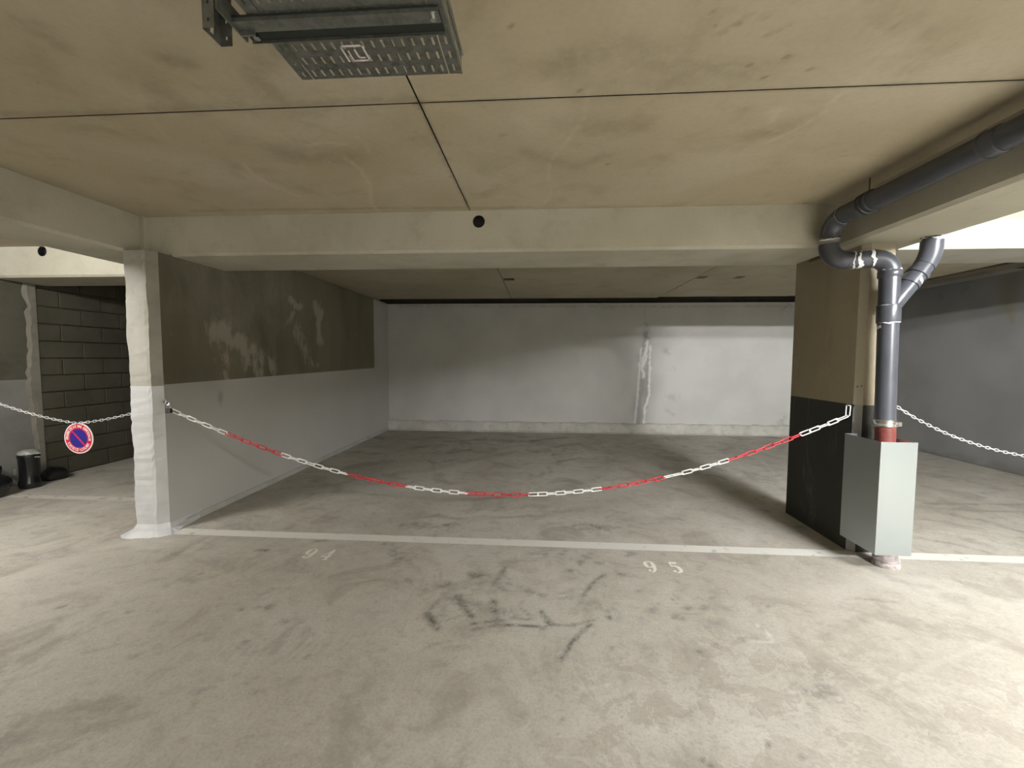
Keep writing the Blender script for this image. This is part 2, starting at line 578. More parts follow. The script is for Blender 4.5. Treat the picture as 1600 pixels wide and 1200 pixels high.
for cx_, cy_, wx_, wy_, n_ in ((652, 820, 28, 5, 60), (935, 824, 38, 4, 80), (718, 700, 35, 14, 46), (880, 706, 30, 12, 30), (985, 865, 6, 4, 6),
                              (618, 862, 14, 20, 14), (800, 692, 60, 8, 30), (900, 870, 60, 18, 20), (1040, 960, 200, 70, 26), (300, 960, 240, 120, 20)):
    for k in range(n_):
        u_, v_ = cx_ + rng.normal() * wx_ * .5, cy_ + rng.normal() * wy_ * .5
        stroke(fco, FR, fl([(u_, v_), (u_ + rng.uniform(-4, 4), v_ + rng.uniform(-.6, .6))]), .012 + .01 * rng.random(), .35 + .45 * rng.random())
pale_strokes = [
    ([(858, 931), (882, 931)], 1.3, .9), ([(1180, 975), (1190, 982), (1200, 990), (1210, 1002)], 1.2, .9), ([(1160, 1003), (1205, 1003)], 1.2, .7),
    ([(1425, 826), (1480, 832), (1520, 840), (1600, 860)], 1.0, .6), ([(900, 1090), (910, 1078), (940, 1072), (975, 1065)], 1.5, .6),
    ([(1232, 1082), (1260, 1080), (1300, 1070), (1322, 1082), (1312, 1092), (1290, 1090)], 1.2, .6),
    ([(880, 1180), (920, 1100), (980, 1075), (1060, 1085), (1130, 1105)], 6, .22), ([(960, 1175), (990, 1150), (1040, 1135), (1090, 1140)], 3, .3),
    ([(500, 990), (560, 1000), (640, 1012)], 2, .22), ([(1290, 930), (1350, 905), (1420, 915), (1480, 940)], 16, .25),
    ([(1375, 900), (1440, 905), (1500, 925)], 9, .3), ([(1400, 1065), (1480, 1030), (1560, 1000)], 2, .25), ([(1380, 1070), (1300, 1090)], 2, .2),
    ([(70, 812), (90, 806), (110, 808)], 3, .4), ([(150, 858), (200, 850), (240, 858)], 5, .35), ([(200, 848), (230, 842), (262, 846)], 6, .4),
    ([(130, 870), (60, 890), (0, 915)], 14, .18), ([(420, 1000), (460, 997)], 2, .2), ([(1100, 852), (1180, 900), (1240, 935)], 1.2, .2),
    ([(1150, 700), (1190, 720), (1210, 740)], 1.2, .5), ([(998, 771), (1012, 772)], 2.5, .6), ([(1060, 690), (1100, 700)], 1, .4),
    ([(600, 672), (900, 678), (1235, 683)], 1.5, .35), ([(400, 800), (520, 830), (560, 826)], 2, .2),
    ([(760, 905), (850, 895), (930, 935), (1010, 945)], 6, .16), ([(700, 890), (640, 905), (650, 930)], 3, .14),
]
for pts, wpx, a in pale_strokes:
    stroke(fco, FG, fl(pts), wpx * pj_scale(*pts[0]), a)
# tyre tracks: rows of short tread bars
for track, wd_ in ((((905, 790), (985, 870), (1060, 950), (1150, 1040), (1260, 1130)), 16), (((745, 720), (752, 800), (758, 880)), 10),
                   (((600, 990), (430, 1020), (250, 1025)), 8), (((960, 775), (1010, 860), (1100, 920)), 9)):
    P = np.array([un(u, v, z=0) for u, v in track])
    seg = np.linalg.norm(np.diff(P, axis=0), axis=1)
    L = np.r_[0, np.cumsum(seg)]
    for s_ in np.arange(0, L[-1], .035):
        c = np.array([np.interp(s_, L, P[:, k]) for k in range(3)])
        c2 = np.array([np.interp(min(s_ + .05, L[-1]), L, P[:, k]) for k in range(3)])
        d = c2 - c
        if np.linalg.norm(d) < 1e-6:
            continue
        d /= np.linalg.norm(d)
        nrm = np.array([-d[1], d[0], 0])
        if rng.random() < .75:
            stroke(fco, FG, [c - nrm * .07, c + nrm * .07 + d * .03], .009, .17, 0)
            stroke(fco, FR, [c - nrm * .07 + d * .017, c + nrm * .07 + d * .047], .009, .10, 0)
for pts, wpx, a in (([(960, 1120), (1150, 1080), (1300, 1060)], 120, 1), ([(1000, 1180), (1400, 1150), (1600, 1100)], 150, .8), ([(1350, 960), (1560, 990)], 60, .6),
                    ([(640, 920), (800, 900), (950, 930)], 50, .45), ([(150, 830), (300, 850)], 26, .45), ([(1450, 880), (1600, 930)], 50, .4),
                    ([(300, 1150), (600, 1130)], 80, .3), ([(700, 690), (1000, 700)], 16, .7), ([(1450, 760), (1600, 800)], 24, .5), ([(600, 1040), (760, 1040)], 40, .5)):
    stroke(fco, FB, fl(pts), wpx * pj_scale(*pts[0]), a)
FB = np.maximum(FB, .15)
put_marks(floor, (FR, FG, FB))
bm = bmesh.new()
for a, b in (((-12, -5.5, -.1), (12, fy0, 0)), ((-12, fy0, -.1), (fx0, 9, 0)), ((fx1, fy0, -.1), (12, 9, 0)), ((fx0, fy1, -.1), (fx1, 9, 0))):
    add_box(bm, a, b)
fr_ = obj('floor_slab', bm, M_floor, floor)

# ceiling of the aisle: slab panels divided by joints
ceiling = struct(box('ceiling', (-12, -5.5, ZC + .05), (12, 4.4, ZC + .2), M_joint))
XJ, YJ, G2 = -.58, 2.007, .004


def cl(pts):
    return [un(u, v, z=ZC) for u, v in pts]


def cpanel(x0, y0, x1, y1, fine=False):
    if fine:
        o, co = grid('ceiling_panel', (x0, y1, ZC), (x1 - x0, 0, 0), (0, y0 - y1, 0), max(1, int((x1 - x0) / .02)), max(1, int((y1 - y0) / .02)), M_ceil, ceiling)
        return o, co
    return box('ceiling_panel', (x0, y0, ZC), (x1, y1, ZC + .05), M_ceil, ceiling), None


cp = [cpanel(-3.5, .7, XJ - G2, YJ - G2, 1), cpanel(XJ + G2, .7, 2.35, YJ - G2, 1),
      cpanel(-3.5, YJ + G2, XJ - G2, YF + .03, 1), cpanel(XJ + G2, YJ + G2, 2.35, YF + .03, 1)]
for a in ((-3.5, -5.5, XJ - G2, .7), (XJ + G2, -5.5, 2.35, .7), (-12, -5.5, -3.508, YJ), (-12, YJ + .008, -3.508, 4.4), (2.358, -5.5, 12, YJ), (2.358, YJ + .008, 12, 4.4)):
    cpanel(*a)
c_pale = [([(540, 248), (562, 262), (578, 290), (580, 318), (592, 330)], 3.5, .55), ([(380, 255), (392, 270), (425, 290), (470, 308)], 3.5, .5),
          ([(480, 228), (505, 222), (540, 226)], 3.5, .5), ([(505, 250), (520, 256)], 2, .4), ([(555, 212), (572, 225), (578, 238)], 3, .35),
          ([(920, 140), (915, 180), (890, 215), (870, 240), (856, 260), (860, 300), (850, 318)], 3, .45),
          ([(1310, 150), (1280, 180), (1240, 205), (1200, 222)], 3, .55), ([(1205, 190), (1212, 175), (1220, 172)], 7, .6), ([(1202, 200), (1212, 205)], 3, .5),
          ([(1480, 10), (1420, 60), (1370, 100), (1320, 145)], 9, .22), ([(690, 165), (800, 190), (850, 200)], 16, .15), ([(1400, 60), (1360, 90)], 3, .3),
          ([(210, 120), (225, 170), (260, 215)], 4, .2), ([(920, 108), (921, 109)], 3, .5), ([(988, 110), (990, 111)], 3.5, .5), ([(907, 112), (908, 113)], 2.5, .5),
          ([(640, 325), (520, 331), (420, 334)], 2.5, .4), ([(820, 325), (900, 322)], 2.5, .45), ([(1010, 140), (1014, 141)], 2, .5), ([(1036, 130), (1038, 130)], 2, .5)]
c_dark = [([(795, 42), (806, 38)], 2, .5), ([(1170, 24), (1200, 26)], 3.5, .45), ([(1150, 38), (1160, 34)], 4, .5), ([(1125, 52), (1135, 48)], 4, .5),
          ([(1222, 92), (1230, 90)], 3, .6), ([(1265, 108), (1275, 107)], 3, .5), ([(1360, 80), (1400, 40)], 1.3, .4), ([(1360, 80), (1358, 82)], 2, .6),
          ([(785, 212), (790, 213)], 3, .6), ([(1190, 120), (1196, 121)], 2.5, .5), ([(1170, 102), (1173, 102)], 2, .5), ([(1140, 135), (1146, 135)], 2.2, .6),
          ([(1104, 137), (1125, 136)], 1.5, .4), ([(948, 256), (950, 257)], 1.5, .6), ([(905, 142), (908, 142)], 2, .6), ([(930, 142), (932, 142)], 2, .6),
          ([(1315, 244), (1325, 243)], 2, .3), ([(698, 247), (700, 249)], 2.5, .6), ([(705, 275), (707, 277)], 2, .5), ([(652, 163), (656, 160)], 5, .6), ([(648, 150), (655, 170)], 2.5, .5),
          ([(1230, 40), (1200, 55)], 3, .3), ([(1110, 18), (1120, 16)], 2, .3)]
c_brown = [([(250, 85), (290, 100)], 16, .35), ([(230, 135), (300, 170), (380, 165)], 20, .25), ([(430, 240), (470, 245), (540, 248)], 24, .3), ([(860, 100), (980, 60), (1080, 120)], 40, .25),
           ([(1060, 90), (1180, 110)], 30, .3), ([(880, 190), (1000, 200)], 22, .2), ([(60, 40), (100, 70)], 20, .3), ([(0, 180), (300, 170), (650, 155)], 6, .3),
           ([(1180, 215), (1220, 205)], 16, .3), ([(440, 60), (380, 110), (430, 150)], 30, .3), ([(820, 240), (900, 260), (960, 240)], 14, .25), ([(1290, 60), (1500, 40)], 40, .15),
           ([(655, 160), (692, 245), (734, 327)], 3.5, .5), ([(660, 160), (1000, 150), (1600, 125)], 3, .35), ([(300, 330), (540, 326), (1200, 322)], 4, .35)]
for o, co in cp:
    R_, G_, B_ = (np.zeros(len(co)) for _ in range(3))
    for L_, A_ in ((c_pale, G_), (c_dark, R_), (c_brown, B_)):
        for pts, wpx, a in L_:
            wp = cl(pts)
            stroke(co, A_, wp, wpx * .8 * np.linalg.norm(wp[0] - EYE) / FPX, a * (.5 if A_ is G_ else 1))
    put_marks(o, (R_, G_, B_))


# beams, with chamfered bottom edges
def beam(a, b, name='ceiling_beam', mat=None, bev=.022):
    bm = bmesh.new()
    vs = add_box(bm, a, b)
    low = [e for e in bm.edges if abs(e.verts[0].co.z - a[2]) < 1e-5 and abs(e.verts[1].co.z - a[2]) < 1e-5]
    bmesh.ops.bevel(bm, geom=low, offset=bev, segments=1, affect='EDGES')
    return struct(obj(name, bm, mat or M_beam))


HOLES = []


def drill(o, center, r, depth):
    """round hole running along Y through the face of o"""
    bm = bmesh.new()
    bmesh.ops.create_cone(bm, cap_ends=True, segments=28, radius1=r, radius2=r, depth=depth,
                          matrix=Matrix.Translation(center) @ Matrix.Rotation(math.pi / 2, 4, 'X'))
    for f in bm.faces:
        f.material_index = 0
    c = obj('cut', bm, M_trayd)
    HOLES.append((o, center, r))
    md = o.modifiers.new('cut', 'BOOLEAN')
    md.operation = 'DIFFERENCE'
    md.object = c
    md.solver = 'EXACT'
    dg = bpy.context.evaluated_depsgraph_get()
    me = bpy.data.meshes.new_from_object(o.evaluated_get(dg))
    o.modifiers.clear()
    o.data = me
    bpy.data.objects.remove(c)


bb = beam((-3.46, YF, ZB), (2.35, YK, ZC + .06))
drill(bb, (-.51, YF + .1, 2.62), .05, .5)
beam((2.8, YF + .09, ZB), (9.4, YK, ZC + .06), mat=concrete('dimmed_beam_concrete', (.34, .335, .29), (.40, .395, .35), (.27, .265, .22), 1.6))  # darker copy of the beam concrete, tones down lamp light on this face
lb = beam((-3.945, -5.4, ZB), (-3.435, 4.3, ZC + .06))
rb = beam((2.30, -5.4, ZB), (2.825, YF + .12, ZC + .06))
bl = beam((-9.5, 4.26, ZB), (-3.46, 4.83, ZC + .06))
drill(bl, (-5.435, 4.26 + .1, 2.655), .055, .5)
for o_, c_, r_ in HOLES:
    bm = bmesh.new()
    face_y = c_[1] - .1
    A = [[bm.verts.new((c_[0] + (r_ - .001) * math.cos(a), y, c_[2] + (r_ - .001) * math.sin(a))) for a in np.linspace(0, 2 * math.pi, 28, endpoint=False)] for y in (face_y + .004, face_y + .06)]
    for k in range(28):
        bm.faces.new((A[0][k], A[0][(k + 1) % 28], A[1][(k + 1) % 28], A[1][k]))
    bm.faces.new(A[1])
    obj('hole_shade', bm, M_blkm, o_)  # black cup paints the shade inside the drilled hole
# a small plaster strip at the corner where the left beam meets the back beam
box('corner_strip', (-3.437, YF - .03, ZB + .03), (-3.40, YF + .02, ZC), M_beam, lb)

# bay ceilings behind the beams; each stops short of the back wall, leaving a dark slot
bc = bmesh.new()
GJ = .006
for a, b in (((-3.46, YK, ZBAY), (-.553 - GJ, 7.96, ZBAY + .12)), ((-.553 + GJ, YK, ZBAY), (2.16 - GJ, 7.96, ZBAY + .12)), ((2.16 + GJ, YK, ZBAY), (5.3, 7.83, ZBAY + .12))):
    pass
baycl = struct(box('ceiling', (-9.5, 4.05, ZBAY + .1), (5.5, 7.8, ZBAY + .2), M_joint))
for a, b in (((-3.2, YK - .1, ZBAY), (-.553 - GJ, 7.96, ZBAY + .1)), ((-.553 + GJ, YK - .1, ZBAY), (2.16 - GJ, 7.96, ZBAY + .1)),
             ((2.16 + GJ, YK - .1, ZBAY), (4.4, 7.85, ZBAY + .1)), ((4.4, YK - .1, ZBAY), (5.42, 7.8, ZBAY + .1)), ((-9.5, 4.7, ZBAY), (-3.2, 8.2, ZBAY + .1))):
    o = box('ceiling_panel', a, b, M_baycl, baycl)
# cast-in slots of the bay ceiling: their inner shade painted as flat black plates
for (u0, u1, v0, v1) in ((788, 803, 434, 438), (1087, 1108, 431, 435), (1145, 1167, 431, 435)):
    p0, p1 = un(u0, v1, z=ZBAY), un(u1, v0, z=ZBAY)
    bm = bmesh.new()
    x0, x1, y0 = p0[0], p1[0], (p0[1] + p1[1]) / 2 - .05
    y1 = y0 + .14
    add_box(bm, (x0, y0, ZBAY - .004), (x1, y1, ZBAY + .002))
    o = obj('pocket_shade', bm, M_blkm, baycl)
struct(box('ceiling', (-12, 4.0, ZSH), (12, 9.2, ZSH + .15), M_dark))
struct(box('wall_shaft', (-12, YB + .2, ZBAY - .1), (12, YB + .4, ZSH), M_dark))
box('insulation_board', (-3.1, 8.28, ZBAY + .09), (6.1, 8.50, ZBAY + .12), M_strip, baycl)
bm = bmesh.new()
add_box(bm, (5.62, 4.3, ZBAY + .02), (5.95, 8.2, ZBAY + .05))
obj('insulation_board', bm, M_strip, baycl)

# back wall with its kerb
wb, bco = grid('wall_back', (-3.2, YB, 0), (9.6, 0, 0), (0, 0, 2.637), 640, 175, M_wb, flip=False)
struct(wb)
R_, G_, B_ = (np.zeros(len(bco)) for _ in range(3))


def bw(pts):
    return [un(u, v, y=YB) for u, v in pts]


stroke(bco, B_, bw([(1010, 528), (1006, 560), (1002, 600), (998, 630), (996, 662)]), [.06, .1, .11, .11, .1], 1.0)
stroke(bco, B_, bw([(1013, 540), (1012, 580), (1008, 640)]), .05, .9)
stroke(bco, R_, bw([(1007, 480), (1008, 505)]), .012, .6)
stroke(bco, R_, bw([(1008, 505), (1011, 525)]), [.03, .07], .9)
stroke(bco, G_, bw([(1012, 532), (1010, 548), (1005, 560), (1003, 575), (1006, 588)]), .03, .9)
stroke(bco, G_, bw([(1016, 540), (1015, 580), (1014, 618), (1008, 635), (1006, 662)]), .022, .95)
stroke(bco, G_, bw([(1002, 545), (999, 580), (996, 620), (992, 660)]), .02, .7)
stroke(bco, G_, bw([(1010, 555), (1005, 572)]), .03, .9)
for p, wd_, a in (([(1041, 548), (1044, 552)], .04, .5), ([(1050, 576), (1052, 578)], .04, .5), ([(1040, 620), (1055, 622)], .07, .3), ([(1042, 640), (1052, 648)], .05, .3),
                  ([(1222, 652), (1218, 660), (1228, 663)], .07, .6), ([(900, 478), (1000, 479), (1240, 478)], .02, .5), ([(620, 478), (900, 479)], .02, .5),
                  ([(940, 476), (956, 481)], .05, .5), ([(1225, 478), (1240, 479)], .06, .6), ([(700, 664), (900, 666), (1240, 668)], .02, .5)):
    stroke(bco, R_, bw(p), wd_, a)
for k in range(26):
    u_ = 1005 + rng.uniform(0, 225)
    stroke(bco, R_, bw([(u_, 666), (u_ + 6, 667)]), .03, .5)
put_marks(wb, (R_, G_, B_))
box('wall_core', (-3.3, YB + .003, 0), (6.5, YB + .2, 2.635), M_paint, wb)
# rough kerb running along the foot of the back wall
bm = bmesh.new()
n = 160
pr = []
for i in range(n + 1):
    x = XL + (6.3 - XL) * i / n
    j = .012 * math.sin(i * .7) + rng.uniform(-.012, .012)
    jj = .5 * j + rng.uniform(-.008, .008)
    pr.append([bm.verts.new((x, YB + .002, .205 + jj)), bm.verts.new((x, YB - .035 + .5 * j, .20 + jj)), bm.verts.new((x, YB - .05, .165 + j)),
               bm.verts.new((x, YB - .06 + j * .4, .03)), bm.verts.new((x, YB - .10 + j, .0))])
for A, B in zip(pr, pr[1:]):
    for k in range(4):
        bm.faces.new((A[k], A[k + 1], B[k + 1], B[k]))
struct(obj('baseboard_back', bm, M_kerb))

# long wall between the middle and the left bay; its painted end is the left column
wlft, wco = grid('wall_left', (XL, 3.32, 0), (0, YB - 3.32, 0), (0, 0, 2.64), 262, 132, M_wl, flip=False)
struct(wlft)
# the strip of wall in front of the cross beam stops at its underside
_near = wco[:, 1] < 3.46
wco[_near, 2] *= (ZB + .002) / 2.64
wlft.data.vertices.foreach_set('co', wco.ravel())
wlft.data.update()
R_, G_, B_ = (np.zeros(len(wco)) for _ in range(3))


def wl(pts):
    return [un(u, v, x=XL) for u, v in pts]


for p, wd_, a in (([(335, 515), (352, 520), (372, 530), (380, 545)], .14, 1.0), ([(455, 468), (462, 478), (470, 478)], .07, .9), ([(490, 475), (498, 490)], .13, 1.1),
                  ([(497, 500), (499, 530)], .10, .8), ([(345, 545), (385, 560), (412, 580)], .22, .62), ([(400, 540), (420, 570)], .16, .7), ([(460, 490), (448, 510)], .06, .7),
                  ([(470, 520), (480, 560), (490, 575)], .2, .6), ([(325, 510), (335, 560)], .08, .7), ([(265, 522), (270, 535)], .1, .7), ([(250, 575), (252, 600)], .06, .6),
                  ([(420, 560), (425, 585)], .09, .8), ([(500, 570), (490, 578)], .12, .6), ([(552, 500), (556, 520)], .1, .6), ([(565, 480), (560, 470)], .08, .4), ([(350, 585), (356, 595)], .05, .9)):
    stroke(wco, G_, wl(p), wd_, a)
for p, wd_, a in (([(240, 440), (300, 430), (330, 470), (300, 500), (250, 560)], .10, .0), ([(330, 430), (420, 435), (425, 480), (360, 490)], .45, .55), ([(425, 440), (430, 580)], .06, .5),
                  ([(260, 470), (330, 485)], .2, .3)):
    stroke(wco, B_, wl(p), wd_, a)
for p, wd_, a in (([(410, 510), (414, 535)], .12, .9), ([(344, 616), (345, 626)], .045, .8), ([(345, 632), (345, 634)], .02, .5), ([(430, 530), (460, 545)], .2, .6), ([(530, 440), (560, 560)], .3, .5),
                  ([(246, 585), (330, 590)], .12, .5), ([(400, 470), (440, 500)], .15, .4), ([(255, 430), (290, 440)], .2, .5), ([(570, 520), (580, 560)], .3, .5)):
    stroke(wco, R_, wl(p), wd_, a)
put_marks(wlft, (R_, G_, B_))
# the column at the wall's end: ragged edges, lower half painted white
bm = bmesh.new()
zs = list(np.linspace(0, 1.262, 34)) + list(np.linspace(1.262, ZB + .005, 28))
prof = [(-3.45, 4.3), (-3.448, 3.28), (-3.435, 3.26), (-3.275, 3.26), (-3.25, 3.265), (XL - .002, 3.325), (XL - .002, 3.7)]
rr = []
for z in zs:
    ring = []
    for i, (x, y) in enumerate(prof):
        if 0 < i < 5:
            a_ = .010 if i in (1, 2) else .007
            x += a_ * (math.sin(z * 9 + i) * .5 + math.sin(z * 23 + 2 * i) * .3 + rng.uniform(-.35, .35))
            y += rng.uniform(-.003, .003)
        flare = max(0, .05 - z) * (1.6 if 0 < i < 6 else 0)
        ring.append(bm.verts.new((x + (flare if i > 3 else -flare), y - flare, z)))
    rr.append(ring)
for k, (A, B) in enumerate(zip(rr, rr[1:])):
    for i in range(len(prof) - 1):
        f = bm.faces.new((A[i], A[i + 1], B[i + 1], B[i]))
        f.material_index = 0 if zs[k] < 1.261 else (1 if i < 4 else 2)
M_colc_shade = concrete('column_edge_shade', (.28, .27, .23), (.33, .32, .275), (.2, .19, .155), 3)  # chamfer shading painted in as a darker copy of the column concrete
M_colc = concrete('column_concrete', (.40, .39, .345), (.47, .46, .42), (.30, .285, .24), 3)
colm = struct(obj('column', bm, [M_white, M_colc, M_colc_shade]))
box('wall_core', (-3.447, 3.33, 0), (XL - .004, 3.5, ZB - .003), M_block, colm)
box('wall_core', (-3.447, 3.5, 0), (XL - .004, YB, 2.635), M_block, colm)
# plaster lump spread round the foot of the column
bm = bmesh.new()
rings = []
for j, (s_, z_) in enumerate(((1.0, .0), (.86, .012), (.72, .03), (.5, .045))):
    ring = []
    for k in range(40):
        a_ = 2 * math.pi * k / 40
        rx, ry = .21, .14
        wob = 1 + .12 * math.sin(3 * a_ + 1) + .08 * math.sin(5 * a_) + (rng.uniform(-.04, .04) if j == 0 else 0)
        ring.append(bm.verts.new((-3.335 + rx * s_ * wob * math.cos(a_), 3.29 + ry * s_ * wob * math.sin(a_), z_)))
    rings.append(ring)
for A, B in zip(rings, rings[1:]):
    for k in range(40):
        bm.faces.new((A[k], A[(k + 1) % 40], B[(k + 1) % 40], B[k]))
bm.faces.new(rings[-1])
obj('plaster_foot', bm, M_white, colm, smooth=True)
# thin skirting line where wall paint meets the floor
struct(box('baseboard_left', (XL - .002, 3.47, 0), (XL + .012, YB - .05, .055), plain('skirting_paint', (.44, .435, .40), .7)))

# right-hand pillar: thin wall pier, black-painted foot, pale chamfer
bm = bmesh.new()
X0, X1, Y0, Y1, CH = XP, 2.645, 3.35, 4.2, .042
ring = [(X0, Y1), (X0, Y0 + CH), (X0 + CH, Y0), (X1, Y0), (X1, Y1)]
lv = [0, 1.158, ZB + .01, ]
vv = [[bm.verts.new((x, y, z)) for x, y in ring] for z in lv]
# left to right: left face, chamfer, front, right face, back
mats = {0: (2, 0), 1: (3, 1), 2: (2, 0), 3: (3, 0), 4: (3, 0)}
for k in range(2):
    for i in range(5):
        f = bm.faces.new((vv[k][i], vv[k][(i + 1) % 5], vv[k + 1][(i + 1) % 5], vv[k + 1][i]))
        f.material_index = mats[i][0 if k == 0 else 1]
bm.faces.new(vv[2])
pil = struct(obj('pillar', bm, [M_pil, M_chamf, M_black, M_rpaint]))
box('pillar_head', (X0 + .0005, YK - .06, ZB - .02), (X1 - .001, Y1 - .001, ZBAY + .01), M_pil, pil)
bm = bmesh.new()
for dz in (0,):
    for (a_, b_) in ((2.4445, 1.30), (2.462, 1.305)):
        bmesh.ops.create_icosphere(bm, subdivisions=1, radius=.006, matrix=Matrix.Translation((a_, 3.35 + (2.472 - a_), b_)))
obj('blow_hole', bm, M_trayd, pil)

# right-hand wall
wr, rco = grid('wall_right', (6.3, YB, 0), (0, -5.2, 0), (0, 0, 2.685), 260, 134, M_wb, flip=False)
struct(wr)
wr.data.materials[0] = None
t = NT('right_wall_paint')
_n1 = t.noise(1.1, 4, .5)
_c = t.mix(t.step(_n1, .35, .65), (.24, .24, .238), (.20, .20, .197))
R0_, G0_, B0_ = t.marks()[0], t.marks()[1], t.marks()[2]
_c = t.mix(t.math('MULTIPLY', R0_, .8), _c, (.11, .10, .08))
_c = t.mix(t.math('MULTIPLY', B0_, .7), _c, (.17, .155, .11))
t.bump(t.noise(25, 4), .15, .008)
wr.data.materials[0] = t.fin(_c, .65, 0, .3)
R_, G_, B_ = (np.zeros(len(rco)) for _ in range(3))


def rw(pts):
    return [un(u, v, x=6.3) for u, v in pts]


stroke(rco, B_, rw([(1578, 440), (1576, 470), (1583, 505)]), [.16, .13, .04], 1)
stroke(rco, R_, rw([(1505, 452), (1512, 450)]), .03, .5)
stroke(rco, R_, rw([(1468, 460), (1470, 464)]), .03, .5)
stroke(rco, R_, rw([(1440, 704), (1500, 720), (1560, 734), (1600, 744)]), .03, .8)
stroke(rco, R_, rw([(1480, 708), (1500, 714), (1520, 720)]), .05, .5)
stroke(rco, R_, rw([(1556, 726), (1570, 734), (1600, 738)]), .05, .5)
put_marks(wr, (R_, G_, B_))
box('wall_core', (6.303, 3.4, 0), (6.55, YB, 2.68), M_rpaint, wr)

# left bay: side wall of part paint, part bare concrete, then a run of hollow blocks
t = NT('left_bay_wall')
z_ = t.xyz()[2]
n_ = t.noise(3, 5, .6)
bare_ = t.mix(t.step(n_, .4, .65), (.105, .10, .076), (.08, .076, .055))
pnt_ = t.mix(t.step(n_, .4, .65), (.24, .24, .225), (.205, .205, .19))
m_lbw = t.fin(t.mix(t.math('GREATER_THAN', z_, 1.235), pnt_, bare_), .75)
wfl = struct(box('wall_far_left', (-6.4, 3.35, 0), (-6.1, 4.60, ZB + .3), m_lbw))
# rough pale cast edge of that wall
bm = bmesh.new()
pr = []
for i in range(41):
    z = i / 40 * (ZB + .25)
    e = 4.60 + .02 * math.sin(z * 4) + rng.uniform(-.014, .014)
    pr.append([bm.verts.new((-6.099, e - .04 + rng.uniform(-.015, .012), z)), bm.verts.new((-6.088, e, z)), bm.verts.new((-6.09, 4.68, z)), bm.verts.new((-6.13, 4.72, z))])
for A, B in zip(pr, pr[1:]):
    for k in range(3):
        bm.faces.new((A[k], B[k], B[k + 1], A[k + 1]))
bmesh.ops.recalc_face_normals(bm, faces=bm.faces)
obj('rough_edge', bm, concrete('rough_edge_concrete', (.21, .20, .165), (.25, .24, .20), (.14, .13, .10), 5, bump=.6), wfl)
wblk = struct(box('wall_block', (-6.4, 4.60, 0), (-6.118, YB, 2.7), M_mortar))
CH_, BL_ = .2115, .5
proto = bmesh.new()
add_box(proto, (-.01, -BL_ / 2 + .005, -CH_ / 2 + .005), (.022, BL_ / 2 - .005, CH_ / 2 - .005), .004)
pm = bpy.data.meshes.new('block')
proto.to_mesh(pm)
proto.free()
pm.materials.append(M_block)
half = bmesh.new()
add_box(half, (-.01, -BL_ / 4 + .005, -CH_ / 2 + .005), (.022, BL_ / 4 - .005, CH_ / 2 - .005), .004)
hm = bpy.data.meshes.new('block')
half.to_mesh(hm)
half.free()
hm.materials.append(M_block)
for r_ in range(12):
    z = .18 + r_ * CH_ - CH_ / 2 + .04
    y = 4.68 + (0 if r_ % 2 else BL_ / 2)
    if r_ % 2 == 0:
        o = link('block', hm, None, wblk)
        o.location = (-6.118 + rng.uniform(-.002, .002), 4.68 + BL_ / 4, z)
    while y < 8.4:
        o = link('block', pm, None, wblk)
        o.location = (-6.118 + rng.uniform(-.003, .003), y + BL_ / 2, z)
        y += BL_
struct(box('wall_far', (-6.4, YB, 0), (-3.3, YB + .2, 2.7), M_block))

# the rest of the garage around and behind the viewer
struct(box('wall_behind', (-12, -5.7, 0), (12, -5.5, ZC + .1), M_light))
struct(box('wall_end_left', (-12.2, -5.5, 0), (-12, 9, ZSH), M_light))
struct(box('wall_end_right', (12, -5.5, 0), (12.2, 9, ZSH), M_light))
struct(box('wall_side_back', (-12, 8.6, 0), (-6.4, 8.8, ZSH), M_paint))
struct(box('wall_side_back', (6.55, 8.6, 0), (12, 8.8, ZSH), M_paint))

# ------------------------------------------------------------------ lamps: two batten lights under the aisle ceiling, and an added fill
def batten(x, y, col, label, pw, L=1.2):
    r = thing('ceiling_light', label, 'light', (x, y, ZC), 'batten lights under the aisle ceiling')
    bm = bmesh.new()
    add_box(bm, (-L / 2 - .04, -.035, -.045), (L / 2 + .04, .035, 0), .006)
    obj('housing', bm, M_tubeh, r)
    bm = bmesh.new()
    add_tube(bm, [(-L / 2, 0, -.09), (L / 2, 0, -.09)], .026, 14)
    bmesh.ops.recalc_face_normals(bm, faces=bm.faces)
    obj('tube', bm, emit('lamp_tube', col, pw), r)
    for s in (-1, 1):
        bm = bmesh.new()
        add_box(bm, (s * L / 2 - .012, -.02, -.115), (s * L / 2 + .012, .02, -.04), .004)
        obj('lamp_holder', bm, M_tubeh, r)


batten(3.4, .85, (.96, .975, 1.0), 'right-hand batten light under the ceiling to the right of the viewer', LAMP_POWER * .76)
batten(-4.5, 1.6, (1.0, .975, .945), 'batten light under the ceiling in front of the left bay', LAMP_POWER * .45)
batten(3.3, -2.2, (.98, .975, .97), 'unseen fill batten added under the ceiling behind the viewer on the right', LAMP_POWER * 2.8)  # added fill lamp, unseen, brightens the middle of the scene

# ------------------------------------------------------------------ floor paint
def flat(name, polys, mat, label, cat='floor marking', z=.0025, group=None, parent=None):
    bm = bmesh.new()
    for p in polys:
        bm.faces.new([bm.verts.new((x, y, z)) for x, y in p])
    bmesh.ops.triangulate(bm, faces=bm.faces)
    o = obj(name, bm, mat, parent)
    if label:
        tag(o, label, cat, group)
    return o


def strip(xs, y0, y1, x0, x1):
    out = []
    n = int((x1 - x0) / .25)
    for i in range(n):
        a, b = x0 + (x1 - x0) * i / n, x0 + (x1 - x0) * (i + 1) / n
        out.append([(a, y0(a)), (b, y0(b)), (b, y1(b)), (a, y1(a))])
    return out


